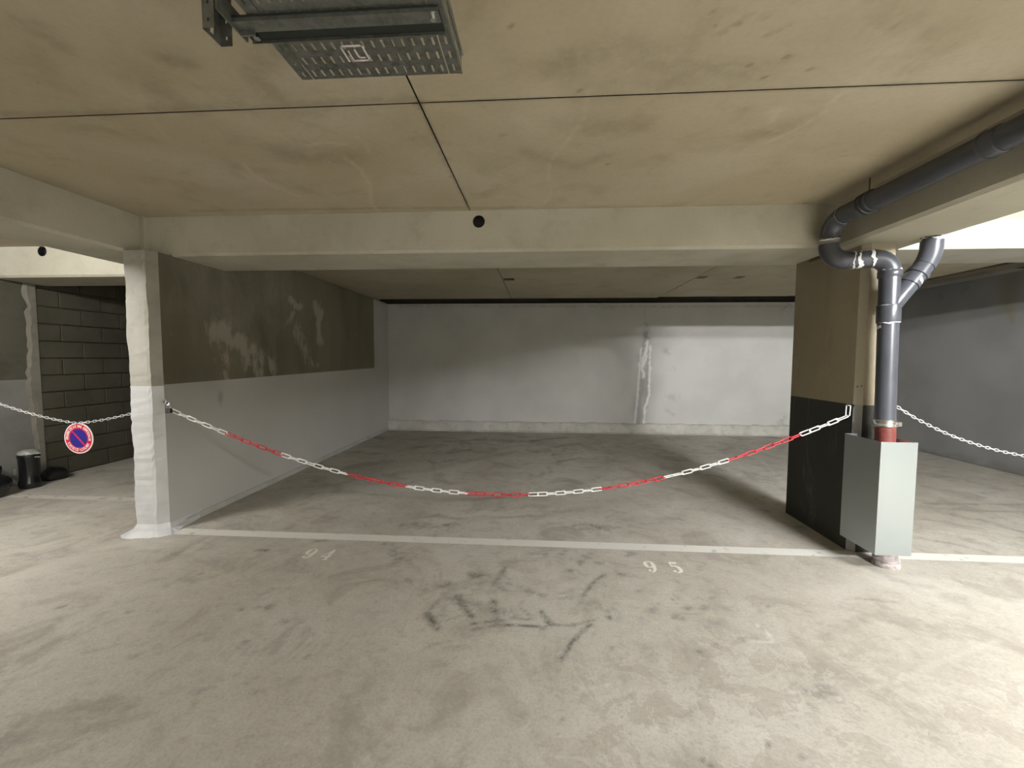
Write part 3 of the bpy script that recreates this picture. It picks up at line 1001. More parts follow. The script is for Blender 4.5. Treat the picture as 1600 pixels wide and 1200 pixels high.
flat('painted_line', strip(0, lambda x: 3.255, lambda x: 3.372, -3.12, 6.2), M_line, 'long white painted line across the floor in front of the middle bay')
flat('painted_line', strip(0, lambda x: 3.99, lambda x: 4.10, -6.05, -3.48), M_line_faint, 'short faint white painted line across the floor of the left bay')


# stencil digits from variable-width strokes (x across, y away from the viewer), unit height 1
def ribbon(pts):
    """pts: (x, y, halfwidth) -> polygon quads"""
    out = []
    P = [np.array(p[:2], float) for p in pts]
    W = [p[2] * 1.3 + .012 for p in pts]
    N = []
    for i in range(len(P)):
        d = P[min(i + 1, len(P) - 1)] - P[max(i - 1, 0)]
        d /= max(np.linalg.norm(d), 1e-9)
        N.append(np.array([-d[1], d[0]]))
    for i in range(len(P) - 1):
        out.append([P[i] - N[i] * W[i], P[i + 1] - N[i + 1] * W[i + 1], P[i + 1] + N[i + 1] * W[i + 1], P[i] + N[i] * W[i]])
    return out


def ell(cx, cy, rx, ry, a0, a1, wf, n=18):
    return [(cx + rx * math.cos(math.radians(a0 + (a1 - a0) * i / n)), cy + ry * math.sin(math.radians(a0 + (a1 - a0) * i / n)), wf(i / n)) for i in range(n + 1)]


def blob(cx, cy, r, n=12):
    return [[(cx + r * math.cos(2 * math.pi * k / n), cy + r * math.sin(2 * math.pi * k / n)) for k in range(n)]]


thick = lambda t: .022 + .058 * math.sin(math.pi * t)
D9 = (ribbon(ell(.30, .68, .17, .25, 100, 262, thick)) + ribbon([(.47, .95, .012), (.55, .85, .05), (.58, .68, .075), (.58, .48, .075), (.54, .25, .06), (.42, .07, .025), (.3, .05, .03)])
      + ribbon([(.30, .94, .02), (.40, .95, .02), (.47, .93, .012)]) + ribbon([(.3, .43, .02), (.40, .44, .025), (.48, .5, .012)]) + blob(.22, .17, .085))
D5 = (ribbon([(.17, .95, .05), (.35, .88, .055), (.52, .90, .045), (.60, .96, .01)]) + ribbon([(.17, .93, .022), (.17, .56, .022)]) + ribbon([(.17, .56, .02), (.30, .62, .03), (.42, .60, .05), (.55, .5, .07), (.6, .32, .078), (.55, .15, .06), (.42, .05, .03), (.3, .05, .03)])
      + blob(.21, .16, .085))
D4 = (ribbon([(.48, .98, .02), (.30, .68, .02), (.08, .33, .02)]) + ribbon([(.06, .30, .028), (.66, .30, .028)]) + ribbon([(.48, .95, .062), (.48, .36, .062)]) + ribbon([(.48, .24, .062), (.48, .05, .062)]) + ribbon([(.34, .025, .022), (.62, .025, .022)]))


def digit(polys, x, y, h, wsc, mat, parent, shear=0):
    bm = bmesh.new()
    for q, p in enumerate(polys):
        zz = .0022 + .00002 * q
        bm.faces.new([bm.verts.new((x + a * h * wsc + b * h * shear, y + b * h, zz)) for a, b in p])
    bm.normal_update()
    for f in bm.faces:
        if f.normal.z < 0:
            f.normal_flip()
    return obj('digit', bm, mat, parent)


n95 = thing('bay_number', 'white stencilled number 95 on the floor before the line, right side', 'floor marking', group='stencilled bay numbers')
digit(D9, .765, 2.91, .17, .72, M_num, n95)
digit(D5, .942, 2.915, .165, .74, M_num, n95)
n94 = thing('bay_number', 'faded stencilled number 94 on the floor before the line, left side', 'floor marking', group='stencilled bay numbers')
digit(D9, -1.80, 2.92, .165, .75, M_num_faint, n94)
digit(D4, -1.655, 2.915, .165, .78, M_num_faint, n94)


# ------------------------------------------------------------------ chains
def link_mesh(name, L, W, wire, mat, sq=.6, n=6):
    """one closed link along X: squared rounded loop"""
    hx, hy = L / 2 - wire, W / 2 - wire
    r = min(hx, hy) * sq
    pts = []
    for cx, cy, a0 in ((hx - r, hy - r, 0), (-hx + r, hy - r, 90), (-hx + r, -hy + r, 180), (hx - r, -hy + r, 270)):
        for k in range(4):
            a = math.radians(a0 + 30 * k)
            pts.append((cx + r * math.cos(a), cy + r * math.sin(a), 0))
    bm = bmesh.new()
    add_tube(bm, pts, wire, n, closed=True)
    bmesh.ops.recalc_face_normals(bm, faces=bm.faces)
    me = bpy.data.meshes.new(name)
    bm.to_mesh(me)
    bm.free()
    me.polygons.foreach_set('use_smooth', [True] * len(me.polygons))
    me.materials.append(mat)
    return me


def lay(curve, pitch, meshes, root, name='link', rolls=None, jit=.12, ends=True):
    """place links along a dense polyline, one per pitch"""
    c = np.array(curve)
    L = np.r_[0, np.cumsum(np.linalg.norm(np.diff(c, axis=0), axis=1))]
    n = int(L[-1] / pitch)
    p_ = L[-1] / n
    base = np.array(root.location)
    for i in range(n):
        a = np.array([np.interp(i * p_, L, c[:, k]) for k in range(3)])
        b = np.array([np.interp((i + 1) * p_, L, c[:, k]) for k in range(3)])
        x = Vector(b - a).normalized()
        z = Vector((0, 0, 1))
        y = z.cross(x).normalized()
        z = x.cross(y)
        ph = (0 if i % 2 else math.pi / 2) + (rolls(i / n) if rolls else 0) + random.uniform(-jit, jit)
        y2 = y * math.cos(ph) + z * math.sin(ph)
        z2 = x.cross(y2)
        me = meshes(i, n, (a + b) / 2) if callable(meshes) else meshes
        o = link(name, me, None, root)
        m = Matrix.Identity(4)
        for r in range(3):
            m[r][0], m[r][1], m[r][2], m[r][3] = x[r], y2[r], z2[r], (a[r] + b[r]) / 2 - base[r]
        o.matrix_local = m
    return n


# red and white plastic barrier chain across the middle bay
cxs = [-3.15, -3.06, -2.679, -2.175, -1.654, -1.13, -.587, -.33, -.055, .496, 1.013, 1.53, 2.033, 2.385]
czs = [1.047, 1.01, .86, .675, .537, .429, .388, .384, .390, .440, .556, .723, .905, 1.068]
pc = np.polyfit(cxs, czs, 6)
xs = np.linspace(-3.15, 2.385, 500)
CY = lambda x: 3.35 + .007 * (x + 3.15) + 0 * x
curve = [(x, CY(x), float(np.polyval(pc, x))) for x in xs]
root = thing('barrier_chain', 'red and white plastic chain hanging in a curve across the middle bay', 'chain', (0, 0, 0))
PW = .073
lw = link_mesh('link', PW + .016, .037, .0045, M_whitep, .45)
lr = link_mesh('link', PW + .016, .037, .0045, M_redp, .45)
# colour changes along the chain (x of each change)
ch = [un(u, v, y=3.37)[0] for u, v in ((355, 676), (444, 711), (537, 738), (632, 760), (732, 770), (832, 770), (938, 764), (1040, 746), (1145, 716), (1250, 684))]


def pick(i, n, p):
    k = sum(p[0] > c for c in ch)
    return lw if k % 2 == 0 else lr


def roll(t):
    return 0.0


def rolls_by(t):
    # red stretches twist by an eighth of a turn
    x = np.interp(t, [0, 1], [-3.15, 2.385])
    k = sum(x > c for c in ch)
    return .75 if k % 2 else 0.05


lay(curve, PW, pick, root, rolls=rolls_by, jit=.10)
# last link hangs upright from the pillar hook
o = link('link', lw, None, root)
m = Matrix.Translation((2.392, 3.388, 1.112)) @ Matrix.Rotation(math.radians(-88), 4, 'Y') @ Matrix.Rotation(math.radians(25), 4, 'X')
o.matrix_local = m

hk = thing('wall_hook', 'small dark metal hook screwed into the pillar holding the chain end', 'hook', (XP, 3.392, 1.15))
tube('hook_rod', [(.02, 0, 0), (-.02, 0, 0), (-.035, 0, -.006), (-.045, 0, .004), (-.045, 0, .016)], .0035, M_bmetal, hk, 8)
lathe('rose', [(.012, -.002), (.012, .002)], M_bmetal, hk, 12)
hk.children[-1].rotation_euler = (0, math.pi / 2, 0)

# eye bolt and padlock on the left wall
pe = un(254, 628, x=XL)
ey = thing('eye_bolt', 'dark steel eye bolt in the left wall above the padlock', 'bolt', tuple(pe))
bm = bmesh.new()
add_tube(bm, [(.028 + .017 * math.cos(a), .0, .017 * math.sin(a)) for a in np.linspace(0, 2 * math.pi, 20, endpoint=False)], .0045, 8, closed=True)
obj('eye', bm, M_bmetal, ey, True)
tube('shank', [(-.01, 0, 0), (.012, 0, 0)], .005, M_bmetal, ey, 8)
pl_c = un(264, 641, x=XL + .05)
pd = thing('padlock', 'small black padlock joining the barrier chain to the left wall', 'padlock', (float(pl_c[0]), float(pl_c[1]), float(pl_c[2])))
bm = bmesh.new()
add_box(bm, (-.026, -.011, -.024), (.026, .011, .016), .005, 2)
obj('lock_body', bm, M_blk, pd)
bm = bmesh.new()
add_box(bm, (-.014, -.0125, -.016), (-.004, -.0105, .010), .001)
add_box(bm, (.006, -.0125, -.016), (.016, -.0105, .010), .001)
obj('lock_label', bm, plain('worn_label', (.22, .21, .2), .5), pd)
sh = [(-.015, 0, .014), (-.015, 0, .04)] + [(.015 * math.cos(a), 0, .04 + .015 * math.sin(a)) for a in np.linspace(math.pi, 0, 9)] + [(.015, 0, .014)]
tube('shackle', sh, .0042, M_steel, pd, 8)
# ring joining the eye and the shackle
rg_ = (Vector(pe) + Vector((.03, 0, 0)) + Vector(pl_c) + Vector((0, 0, .05))) / 2
bm = bmesh.new()
dv = (Vector(pl_c) + Vector((0, 0, .05)) - Vector(pe) - Vector((.03, 0, 0)))
d_ = dv.normalized()
hl = dv.length / 2 + .004
sd = Vector((0, 0, 1)).cross(d_).normalized()
upv = d_.cross(sd)
loop = [rg_ + d_ * hl * math.cos(a) + upv * .013 * math.sin(a) for a in np.linspace(0, 2 * math.pi, 18, endpoint=False)]
add_tube(bm, loop, .004, 8, closed=True)
tag(obj('quick_link', bm, M_chrome, None, True), 'small steel quick link between eye bolt and padlock', 'link')


# zinc chains closing the left and right bays
def smooth_curve(P, n=400, deg=4):
    P = np.array(P)
    q = np.polyfit(P[:, 0], P[:, 2], deg)
    q2 = np.polyfit(P[:, 0], P[:, 1], 1)
    xs = np.linspace(P[0, 0], P[-1, 0], n)
    return [(x, float(np.polyval(q2, x)), float(np.polyval(q, x))) for x in xs]


lm = link_mesh('link', .041, .0245, .0036, M_chrome, .95, 6)
P = [(-6.095, 3.4, 1.56), (-5.7, 3.4, 1.40), (-5.3, 3.4, 1.24), (-4.839, 3.4, 1.086), (-4.716, 3.4, 1.045), (-4.472, 3.4, .972), (-4.228, 3.4, .930), (-4.093, 3.4, .918)]
left_c = thing('metal_chain', 'shiny zinc chain across the left bay carrying the round sign', 'chain', group='zinc chains closing the side bays')
cA = smooth_curve(P, deg=3)
P2 = [(-4.093, 3.4, .918), (-3.921, 3.4, .936), (-3.736, 3.4, .974), (-3.572, 3.4, 1.014), (-3.465, 3.4, 1.043)]
cB = smooth_curve(P2, deg=2)
lay(cA[:-1] + cB, .033, lm, left_c, jit=.25)
# its far end hangs from the wall of the left bay
right_c = thing('metal_chain', 'zinc chain sagging from the pillar across the right bay', 'chain', group='zinc chains closing the side bays')
P3 = [(2.65, 3.4, 1.225), (2.737, 3.4, 1.160), (2.873, 3.4, 1.073), (2.993, 3.4, 1.008), (3.231, 3.4, .901), (3.465, 3.4, .826), (3.696, 3.4, .779), (4.0, 3.4, .745), (4.35, 3.4, .735), (4.8, 3.4, .77), (5.2, 3.4, .85), (5.8, 3.4, 1.02), (6.29, 3.4, 1.22)]
lay(smooth_curve(P3, deg=5), .033, lm, right_c, jit=.25)

# ------------------------------------------------------------------ round no-parking sign
sg = thing('no_parking_sign', 'round red, white and blue no-parking sign hanging from the left chain', 'sign', (-4.092, 3.398, .782))
sg.rotation_euler = (0, math.radians(2.5), 0)
RS = .138


def disc(name, r0, r1, y, mat, parent, a0=0, a1=360, n=64, th=.0012):
    bm = bmesh.new()
    m_ = max(3, int(n * abs(a1 - a0) / 360))
    A = [math.radians(a0 + (a1 - a0) * k / m_) for k in range(m_ + 1)]
    full = abs(a1 - a0) >= 360
    if r0 == 0:
        f = bm.faces.new([bm.verts.new((r1 * math.cos(a), y, r1 * math.sin(a))) for a in A[:-1]])
    else:
        i_ = [bm.verts.new((r0 * math.cos(a), y, r0 * math.sin(a))) for a in A]
        o_ = [bm.verts.new((r1 * math.cos(a), y, r1 * math.sin(a))) for a in A]
        for k in range(m_):
            bm.faces.new((i_[k], o_[k], o_[k + 1], i_[k + 1]))
    r = bmesh.ops.extrude_face_region(bm, geom=bm.faces[:])
    bmesh.ops.translate(bm, verts=[v for v in r['geom'] if isinstance(v, bmesh.types.BMVert)], vec=(0, -th, 0))
    bmesh.ops.recalc_face_normals(bm, faces=bm.faces)
    return obj(name, bm, mat, parent)


disc('plate', 0, RS, .004, M_signw, sg, th=.005)
disc('red_ring', RS * .60, RS * .925, -.001, M_signr, sg)
disc('blue_disc', 0, RS * .60, -.001, M_signb, sg)
bm = bmesh.new()
add_box(bm, (-RS * .63, -.0036, -RS * .055), (RS * .63, -.0022, RS * .055))
bmesh.ops.rotate(bm, verts=bm.verts, cent=(0, 0, 0), matrix=Matrix.Rotation(math.radians(45), 3, 'Y'))
obj('slash', bm, plain('slash_red', (.48, .02, .07), .4, var=.05), sg)


def arc_text(txt, r, mid, span, size, bottom=False):
    verts, faces = [], []
    n = len(txt)
    for i, chh in enumerate(txt):
        if chh == ' ':
            continue
        t = (i + .5) / n - .5
        ang = math.radians(mid - t * span) if not bottom else math.radians(mid + t * span)
        cu = bpy.data.curves.new('c', 'FONT')
        cu.body = chh
        cu.size = size
        cu.align_x = 'CENTER'
        cu.align_y = 'CENTER'
        cu.offset = .0009
        cu.resolution_u = 2
        tmp = bpy.data.objects.new('c', cu)
        C.objects.link(tmp)
        dg = bpy.context.evaluated_depsgraph_get()
        me = bpy.data.meshes.new_from_object(tmp.evaluated_get(dg))
        base = len(verts)
        rot = ang - math.pi / 2 if not bottom else ang + math.pi / 2
        for v in me.vertices:
            x, y = v.co.x, v.co.y
            X = x * math.cos(rot) - y * math.sin(rot) + r * math.cos(ang)
            Z = x * math.sin(rot) + y * math.cos(rot) + r * math.sin(ang)
            verts.append((X, -.0032, Z))
        faces += [[base + k for k in p.vertices] for p in me.polygons]
        bpy.data.objects.remove(tmp)
        bpy.data.meshes.remove(me)
    return verts, faces


V, Fc = arc_text('PRIERE DE NE PAS STATIONNER', RS * .765, 90, 198, .034)
V2, F2 = arc_text('SORTIE DE VOITURES', RS * .765, -90, 132, .034, bottom=True)
me = bpy.data.meshes.new('lettering')
me.from_pydata(V + V2, [], Fc + [[k + len(V) for k in f] for f in F2])
link('lettering', me, M_signw, sg)
bm = bmesh.new()
add_tube(bm, [(0, 0, RS - .012 + .016 + .02 * math.sin(a)) if False else (.0, .014 * math.cos(a), RS + .002 + .017 * math.sin(a)) for a in np.linspace(0, 2 * math.pi, 14, endpoint=False)], .0022, 6, closed=True)
obj('hanging_ring', bm, M_bmetal, sg, True)

# ------------------------------------------------------------------ things standing in the left bay
cn = thing('canister', 'black glossy canister with a grey lid against the left bay wall', 'canister', (-5.85, 4.33, 0))
cn.scale = (.70, .70, 1)
lathe('body', [(.085, .0), (.125, .01), (.135, .03), (.135, .07), (.118, .11), (.120, .20), (.125, .34), (.132, .36), (.132, .385), (.125, .395)], M_blk, cn, 28)
lathe('lid', [(.128, .393), (.130, .405), (.115, .425), (.07, .438), (.02, .442)], M_lid, cn, 28)
bm = bmesh.new()
add_box(bm, (.13, -.03, .395), (.20, .02, .412), .006)
add_box(bm, (.12, -.02, .355), (.205, .01, .367), .004)
obj('handle', bm, M_lid, cn)
bm = bmesh.new()
add_box(bm, (-.155, -.10, .16), (-.140, -.06, .23), .004)
obj('latch', bm, M_lid, cn)


def lump(name, c, s, seed, mat, parent=None, sub=3, amp=.12):
    bm = bmesh.new()
    bmesh.ops.create_icosphere(bm, subdivisions=sub, radius=1)
    r = random.Random(seed)
    ph = [r.uniform(0, 6) for _ in range(6)]
    for v in bm.verts:
        p = v.co
        k = 1 + amp * (math.sin(4 * p.x + ph[0]) * math.sin(5 * p.y + ph[1]) + .7 * math.sin(7 * p.z + ph[2] + 3 * p.x) + .4 * math.sin(11 * p.y + ph[3]))
        v.co = Vector((c[0] + p.x * s[0] * k, c[1] + p.y * s[1] * k, max(0.004, c[2] + p.z * s[2] * k)))
    return obj(name, bm, mat, parent, True)


tag(lump('rubbish_bag', (-5.97, 4.66, .05), (.11, .13, .10), 3, M_blkm, amp=.08), 'low black bag slumped on the floor behind the canister', 'bag')
bg = thing('vacuum_cleaner', 'black shiny vacuum cleaner with hose at the left edge, beside the canister', 'vacuum', (-5.84, 3.96, 0))
lump('body', (0, 0, .14), (.17, .16, .15), 5, M_blk, bg, amp=.07)
lump('motor_cover', (-.03, -.02, .30), (.15, .12, .08), 6, M_blk, bg, amp=.06)
tube('hose', [(-.06 + .13 * math.cos(a), -.02 + .06 * math.sin(a * 1.5), .36 + .09 * math.sin(a)) for a in np.linspace(-.4, 3.0, 20)], .022, M_blkm, bg, 10)
tube('hose', [(.05 + .14 * math.cos(a), -.12, .22 + .10 * math.sin(a)) for a in np.linspace(.3, 3.6, 20)], .018, M_blkm, bg, 10)
for s in (-1, 1):
    bm = bmesh.new()
    bmesh.ops.create_cone(bm, cap_ends=True, segments=20, radius1=.07, radius2=.07, depth=.04, matrix=Matrix.Translation((s * .11, -.12, .07)) @ Matrix.Rotation(math.pi / 2, 4, 'X'))
    obj('wheel', bm, M_blkm, bg)

# ------------------------------------------------------------------ drain pipes at the right-hand pillar
RP = .0615
dp = thing('drain_pipe', 'dark grey plastic drain pipe with a slanting branch, bending down along the right pillar', 'pipe')
A0, A1, A2, A3 = (2.175, -4.6, 2.575), (2.165, 3.325, 2.545), (2.135, 3.318, 2.238), (2.492, 3.2, 2.236)
A4, A5 = (2.519, 3.2, 1.07), (2.520, 3.19, 1.02)


def lerp(a, b, t):
    return tuple(a[i] + (b[i] - a[i]) * t for i in range(3))


e1 = arc(A0, A1, A2, 10, .125)
e2 = arc(A1, A2, A3, 10, .125)
e3 = arc(A2, A3, A4, 10, .10)
tube('long_pipe', [A0, lerp(A0, A1, .5), e1[0]], RP, M_pvc, dp, 28)
tube('elbow', e1, RP * 1.06, M_pvc, dp, 28)
tube('elbow', e2, RP * 1.06, M_pvc, dp, 28)
tube('short_pipe', [e2[-1], e3[0]], RP, M_pvc, dp, 28)
tube('elbow', e3, RP * 1.06, M_pvc, dp, 28)
tube('down_pipe', [e3[-1], A4], RP, M_pvc, dp, 28)


def at_len(a, b, d):
    a, b = Vector(a), Vector(b)
    return a + (b - a).normalized() * d


def collar(name, p, d, L, r, mat, parent=dp, lip=True):
    p, d = Vector(p), Vector(d).normalized()
    pts, rs = [], []
    for t, k in ((-.5, r), (-.42, r * 1.05), (.42, r * 1.05), (.5, r)) if lip else ((-.5, r), (.5, r)):
        pts.append(p + d * L * t)
        rs.append(k)
    return tube(name, pts, rs, mat, parent, 28)


dY = Vector(A1) - Vector(A0)
for y_, L_ in ((2.235, .012), (2.21, .09), (3.02, .014), (2.94, .014)):
    p = Vector(A0) + dY * ((y_ - A0[1]) / dY.y)
    collar('coupling', p, dY, L_, RP * 1.10 if L_ < .05 else RP * 1.05, M_pvc)
# pipe hangers holding the long pipe under the ceiling
for y_ in (2.98, .6, -1.5):
    p = Vector(A0) + dY * ((y_ - A0[1]) / dY.y)
    bm = bmesh.new()
    add_tube(bm, [p + Vector((.067 * math.cos(a), 0, .067 * math.sin(a))) for a in np.linspace(0, 2 * math.pi, 24, endpoint=False)], .006, 6, closed=True)
    add_tube(bm, [p + Vector((0, 0, .067)), Vector((p.x, p.y, ZC))], .004, 6)
    obj('pipe_hanger', bm, M_bmetal, dp, True)


def ragged_ring(p, d, r, L, seed, a0=0, a1=2 * math.pi, mat=M_seal, parent=dp):
    """smeared band of sealant round a pipe"""
    r_ = random.Random(seed)
    p, d = Vector(p), Vector(d).normalized()
    u = d.orthogonal().normalized()
    v = d.cross(u)
    bm = bmesh.new()
    n = 36
    A, B = [], []
    for k in range(n + 1):
        a = a0 + (a1 - a0) * k / n
        off = L * .25 * math.sin(3 * a + seed) + r_.uniform(-.2, .2) * L
        w_ = L * (.5 + .35 * math.sin(2 * a + seed * 2) + r_.uniform(-.15, .15))
        c = u * math.cos(a) + v * math.sin(a)
        A.append(bm.verts.new(p + c * r + d * (off - w_ * .5)))
        B.append(bm.verts.new(p + c * r + d * (off + w_ * .5)))
    for k in range(n):
        bm.faces.new((A[k], A[k + 1], B[k + 1], B[k]))
    return obj('sealant_smear', bm, mat, parent, True)


e1v, e2v, e3v = [Vector(q) for q in e1], [Vector(q) for q in e2], [Vector(q) for q in e3]
dirx = Vector(A3) - Vector(A2)
ragged_ring((e1v[-1] + e2v[0]) / 2, (0, 0, 1), RP * 1.075, .014, 1)
ragged_ring(e1v[0], dY, RP * 1.075, .010, 2)
ragged_ring(e2v[-1] + dirx.normalized() * .03, dirx, RP * 1.03, .022, 3)
ragged_ring(e2v[-1] + dirx.normalized() * .062, dirx, RP * 1.05, .034, 4)
ragged_ring(e3v[0] - dirx.normalized() * .01, dirx, RP * 1.08, .028, 5)
ragged_ring(e3v[-1], (0, 0, 1), RP * 1.10, .030, 6)
dn = (Vector(A4) - Vector(A3)).normalized()
collar('coupling', at_len(A3, A4, .115), dn, .05, RP * 1.08, M_pvc)
collar('coupling', at_len(A3, A4, .40), dn, .13, RP * 1.08, M_pvc)
ragged_ring(at_len(A3, A4, .462), dn, RP * 1.10, .02, 8)
ragged_ring(at_len(A3, A4, .50), dn, RP * 1.02, .03, 9, .5, 3.8)
ragged_ring(at_len(A3, A4, .34), dn, RP * 1.10, .006, 10)
# branch from the soffit joining the down pipe
B0, B1, B2 = (2.775, 3.21, ZB + .01), (2.772, 3.21, 2.235), tuple(at_len(A3, A4, .36))
eb = arc(B0, B1, B2, 8, .075)
br = dp
tube('upper_stub', [B0, eb[0]], RP * 1.04, M_pvc, br, 28)
tube('elbow', eb, RP * 1.04, M_pvc, br, 28)
tube('branch_pipe', [eb[-1], lerp(eb[-1], B2, .93)], RP * .98, M_pvc, br, 28)
db = Vector(B2) - Vector(eb[-1])
collar('coupling', Vector(eb[-1]) + db * .18, db, .03, RP * 1.07, M_pvc, br)
collar('coupling', Vector(eb[-1]) + db * .42, db, .02, RP * 1.04, M_pvc, br)
ragged_ring((2.775, 3.21, ZB - .012), (0, 0, 1), RP * 1.07, .03, 12, parent=br)
ragged_ring(Vector(eb[-1]) + db * .14, db, RP * 1.09, .02, 13, 1.8, 5.0, parent=br)
ragged_ring(Vector(eb[-1]) + db * .34, db, RP * 1.02, .03, 14, 2, 5.4, parent=br)
# stainless clamp, red-brown lower pipe and its collar at the floor
collar('clamp', (2.5195, 3.2, 1.045), (0, 0, 1), .054, RP * 1.06, M_steel)
for dz in (-.018, .018):
    bm = bmesh.new()
    add_tube(bm, [(2.5195 + RP * 1.14 * math.cos(a), 3.2 + RP * 1.14 * math.sin(a), 1.045 + dz) for a in np.linspace(0, 2 * math.pi, 28, endpoint=False)], .0045, 6, closed=True)
    obj('clamp_band', bm, M_steel, dp, True)
bm = bmesh.new()
add_box(bm, (2.560, 3.135, 1.03), (2.588, 3.15, 1.062), .003)
obj('clamp_bolt', bm, M_steel, dp)
lp = thing('iron_pipe', 'red-brown coated lower pipe standing on the floor inside the metal guard', 'pipe', (2.53, 3.175, 0))
tube('pipe_body', [(-.01, .02, 1.018), (.008, -.015, .05)], .060, M_iron, lp, 28)
lathe('floor_collar', [(.078, 0), (.082, .012), (.080, .030), (.072, .036), (.078, .044), (.079, .058), (.070, .066), (.064, .10), (.061, .13)], M_dust, lp, 32, loc=(.012, -.025, 0))

# folded sheet-metal guard round the foot of the pipe
gd = thing('pipe_guard', 'folded galvanised sheet guard round the pipe at the foot of the pillar', 'guard')
GX0, GX1, GY0, GZ0, GZ1 = 2.350, 2.590, 3.005, .140, .940


def panel(name, pts, th):
    bm = bmesh.new()
    f = bm.faces.new([bm.verts.new(p) for p in pts])
    r = bmesh.ops.extrude_face_region(bm, geom=[f])
    bmesh.ops.translate(bm, verts=[v for v in r['geom'] if isinstance(v, bmesh.types.BMVert)], vec=th)
    bmesh.ops.recalc_face_normals(bm, faces=bm.faces)
    return obj(name, bm, M_galv, gd)


panel('front_panel', [(GX0, GY0, GZ0), (GX1, GY0, GZ0), (GX1, GY0, GZ1), (GX0, GY0, GZ1)], (0, .002, 0))
panel('side_panel', [(GX0, GY0 + .002, GZ0), (GX0, 3.345, GZ0), (GX0, 3.345, GZ1), (GX0, GY0 + .002, GZ1)], (.002, 0, 0))
panel('side_panel', [(GX1, GY0 + .002, GZ0), (GX1, 3.345, GZ0), (GX1, 3.345, GZ1), (GX1, GY0 + .002, GZ1)], (-.002, 0, 0))
panel('fixing_flange', [(GX0, 3.345, GZ0), (GX0 + .09, 3.345, GZ0), (GX0 + .09, 3.345, GZ1), (GX0, 3.345, GZ1)], (0, .002, 0))
panel('fixing_flange', [(GX1, 3.345, GZ0), (GX1 + .05, 3.345, GZ0), (GX1 + .05, 3.345, GZ1), (GX1, 3.345, GZ1)], (0, .002, 0))

# ------------------------------------------------------------------ perforated cable tray over the viewer
ct = thing('cable_tray', 'galvanised perforated cable tray hanging under the ceiling, upper left', 'cable tray')
TX0, TX1, TY1, TY0, TZ = -.862, -.284, 1.505, -2.5, 2.5


def slotted(x0, x1, y0, y1, nx, ny, sx, sy, to3):
    """sheet with nx by ny slots; sx, sy slot share of a cell; to3 maps (a, b) to a point"""
    bm = bmesh.new()
    cache = {}

    def V_(a, b):
        k = (round(a, 5), round(b, 5))
        if k not in cache:
            cache[k] = bm.verts.new(to3(a, b))
        return cache[k]
    cx, cy = (x1 - x0) / nx, (y1 - y0) / ny
    for j in range(ny):
        for i in range(nx):
            X = [x0 + i * cx, x0 + i * cx + cx * (1 - sx) / 2, x0 + i * cx + cx * (1 + sx) / 2, x0 + (i + 1) * cx]
            Yv = [y0 + j * cy, y0 + j * cy + cy * (1 - sy) / 2, y0 + j * cy + cy * (1 + sy) / 2, y0 + (j + 1) * cy]
            for q in range(3):
                for p in range(3):
                    if p == 1 and q == 1:
                        continue
                    bm.faces.new((V_(X[p], Yv[q]), V_(X[p + 1], Yv[q]), V_(X[p + 1], Yv[q + 1]), V_(X[p], Yv[q + 1])))
    return bm


obj('tray_base', slotted(TX0 + .045, TX1 - .045, TY0, TY1, 15, 66, .22, .5, lambda a, b: (a, b, TZ)), M_tray, ct)
obj('tray_rim', slotted(TX1 - .041, TX1, TY0, TY1, 1, 66, .16, .5, lambda a, b: (a, b, TZ)), M_tray, ct)
obj('tray_rim', slotted(TX0, TX0 + .041, TY0, TY1, 1, 66, .16, .5, lambda a, b: (a, b, TZ)), M_tray, ct)
obj('tray_side', slotted(TZ, TZ + .06, TY0, TY1, 1, 66, .2, .5, lambda a, b: (TX1, b, a)), M_tray, ct)
obj('tray_side', slotted(TZ, TZ + .06, TY0, TY1, 1, 66, .2, .5, lambda a, b: (TX0, b, a)), M_tray, ct)
bm = bmesh.new()
add_tube(bm, [(TX1 + .002, TY0, TZ + .062), (TX1 + .002, TY1, TZ + .062)], .005, 8)
add_tube(bm, [(TX0 - .002, TY0, TZ + .062), (TX0 - .002, TY1, TZ + .062)], .005, 8)
add_tube(bm, [(TX1, TY0, TZ + .001), (TX1, TY1, TZ + .001)], .004, 8)
obj('rolled_edge', bm, M_tray, ct, True)
# cables lying in the tray
for k, (x_, r_, z_) in enumerate(((-.75, .012, .014), (-.71, .015, .017), (-.66, .011, .013), (-.55, .016, .018), (-.50, .012, .014), (-.42, .014, .016))):
    tube('cable', [(x_ + .012 * math.sin(y * 2 + k), y, TZ + z_ + .001) for y in np.linspace(TY0, .95, 24)], r_, M_blkm, ct, 8)
# white sticker under the tray
bm = bmesh.new()
ang = .18


def stk(a0, b0, a1, b1):
    add_box(bm, (a0, b0, TZ - .0012), (a1, b1, TZ - .0004))


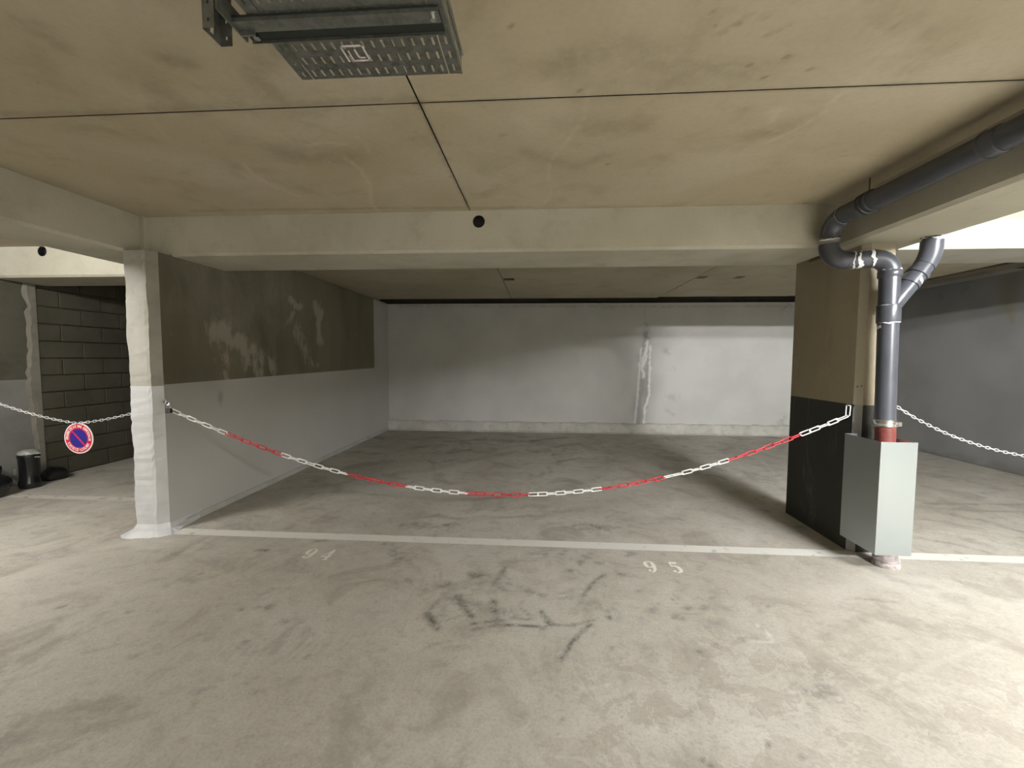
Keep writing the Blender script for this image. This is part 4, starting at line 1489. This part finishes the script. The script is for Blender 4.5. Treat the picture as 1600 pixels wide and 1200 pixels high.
stk(-.652, 1.352, -.646, 1.425)
stk(-.652, 1.352, -.575, 1.360)
stk(-.581, 1.352, -.575, 1.425)
stk(-.634, 1.418, -.575, 1.425)
stk(-.634, 1.376, -.630, 1.425)
stk(-.612, 1.372, -.606, 1.412)
stk(-.612, 1.406, -.588, 1.412)
obj('sticker', bm, M_signw, ct)
# support bracket: slotted post from the ceiling with a channel arm under the tray
bk = thing('tray_bracket', 'galvanised channel bracket under the cable tray, slotted post at its left', 'bracket')
bm = slotted(2.43, ZC, 0, 1, 1, 1, .3, .3, lambda a, b: (0, 0, 0))
bm.free()
PX0, PX1, PY0, PY1 = -.955, -.905, 1.165, 1.235
obj('post_back', slotted(PY0, PY1, 2.425, ZC, 1, 6, .18, .45, lambda a, b: (PX0, a, b)), M_tray, bk)
obj('post_side', slotted(PX0, PX0 + .035, 2.425, ZC, 1, 6, .16, .2, lambda a, b: (a, PY1, b)), M_tray, bk)
obj('post_side', slotted(PX0, PX0 + .035, 2.425, ZC, 1, 6, .16, .2, lambda a, b: (a, PY0, b)), M_tray, bk)
bm = bmesh.new()
add_box(bm, (PX0 + .040, PY0, 2.475), (PX0 + .046, PY1 + .055, 2.53))
add_box(bm, (PX0 + .046, PY1 + .02, 2.47), (PX0 + .09, PY1 + .026, 2.49))
obj('gusset_plate', bm, M_tray, bk)
bm = bmesh.new()
ax0, ax1 = PX0 + .045, -.297
for a, b in (((ax0, 1.222, 2.484), (ax1, 1.264, 2.4865)), ((ax0, 1.222, 2.4865), (ax1, 1.2245, 2.4985)), ((ax0, 1.310, 2.486), (ax1, 1.3125, 2.4985))):
    add_box(bm, a, b)
obj('arm', bm, M_tray, bk)
bm = bmesh.new()
add_box(bm, (ax0, 1.2175, 2.4955), (ax1, 1.312, 2.4985))
obj('arm_shade', bm, M_trayd, bk)  # dark sheet paints the shade inside the open channel arm
bm = bmesh.new()
bmesh.ops.create_cone(bm, cap_ends=True, segments=6, radius1=.011, radius2=.011, depth=.012, matrix=Matrix.Translation((ax0 + .03, 1.288, 2.489)))
bmesh.ops.create_cone(bm, cap_ends=True, segments=6, radius1=.008, radius2=.008, depth=.012, matrix=Matrix.Translation((ax1 - .02, 1.24, 2.479)))
obj('bolt', bm, M_steel, bk)
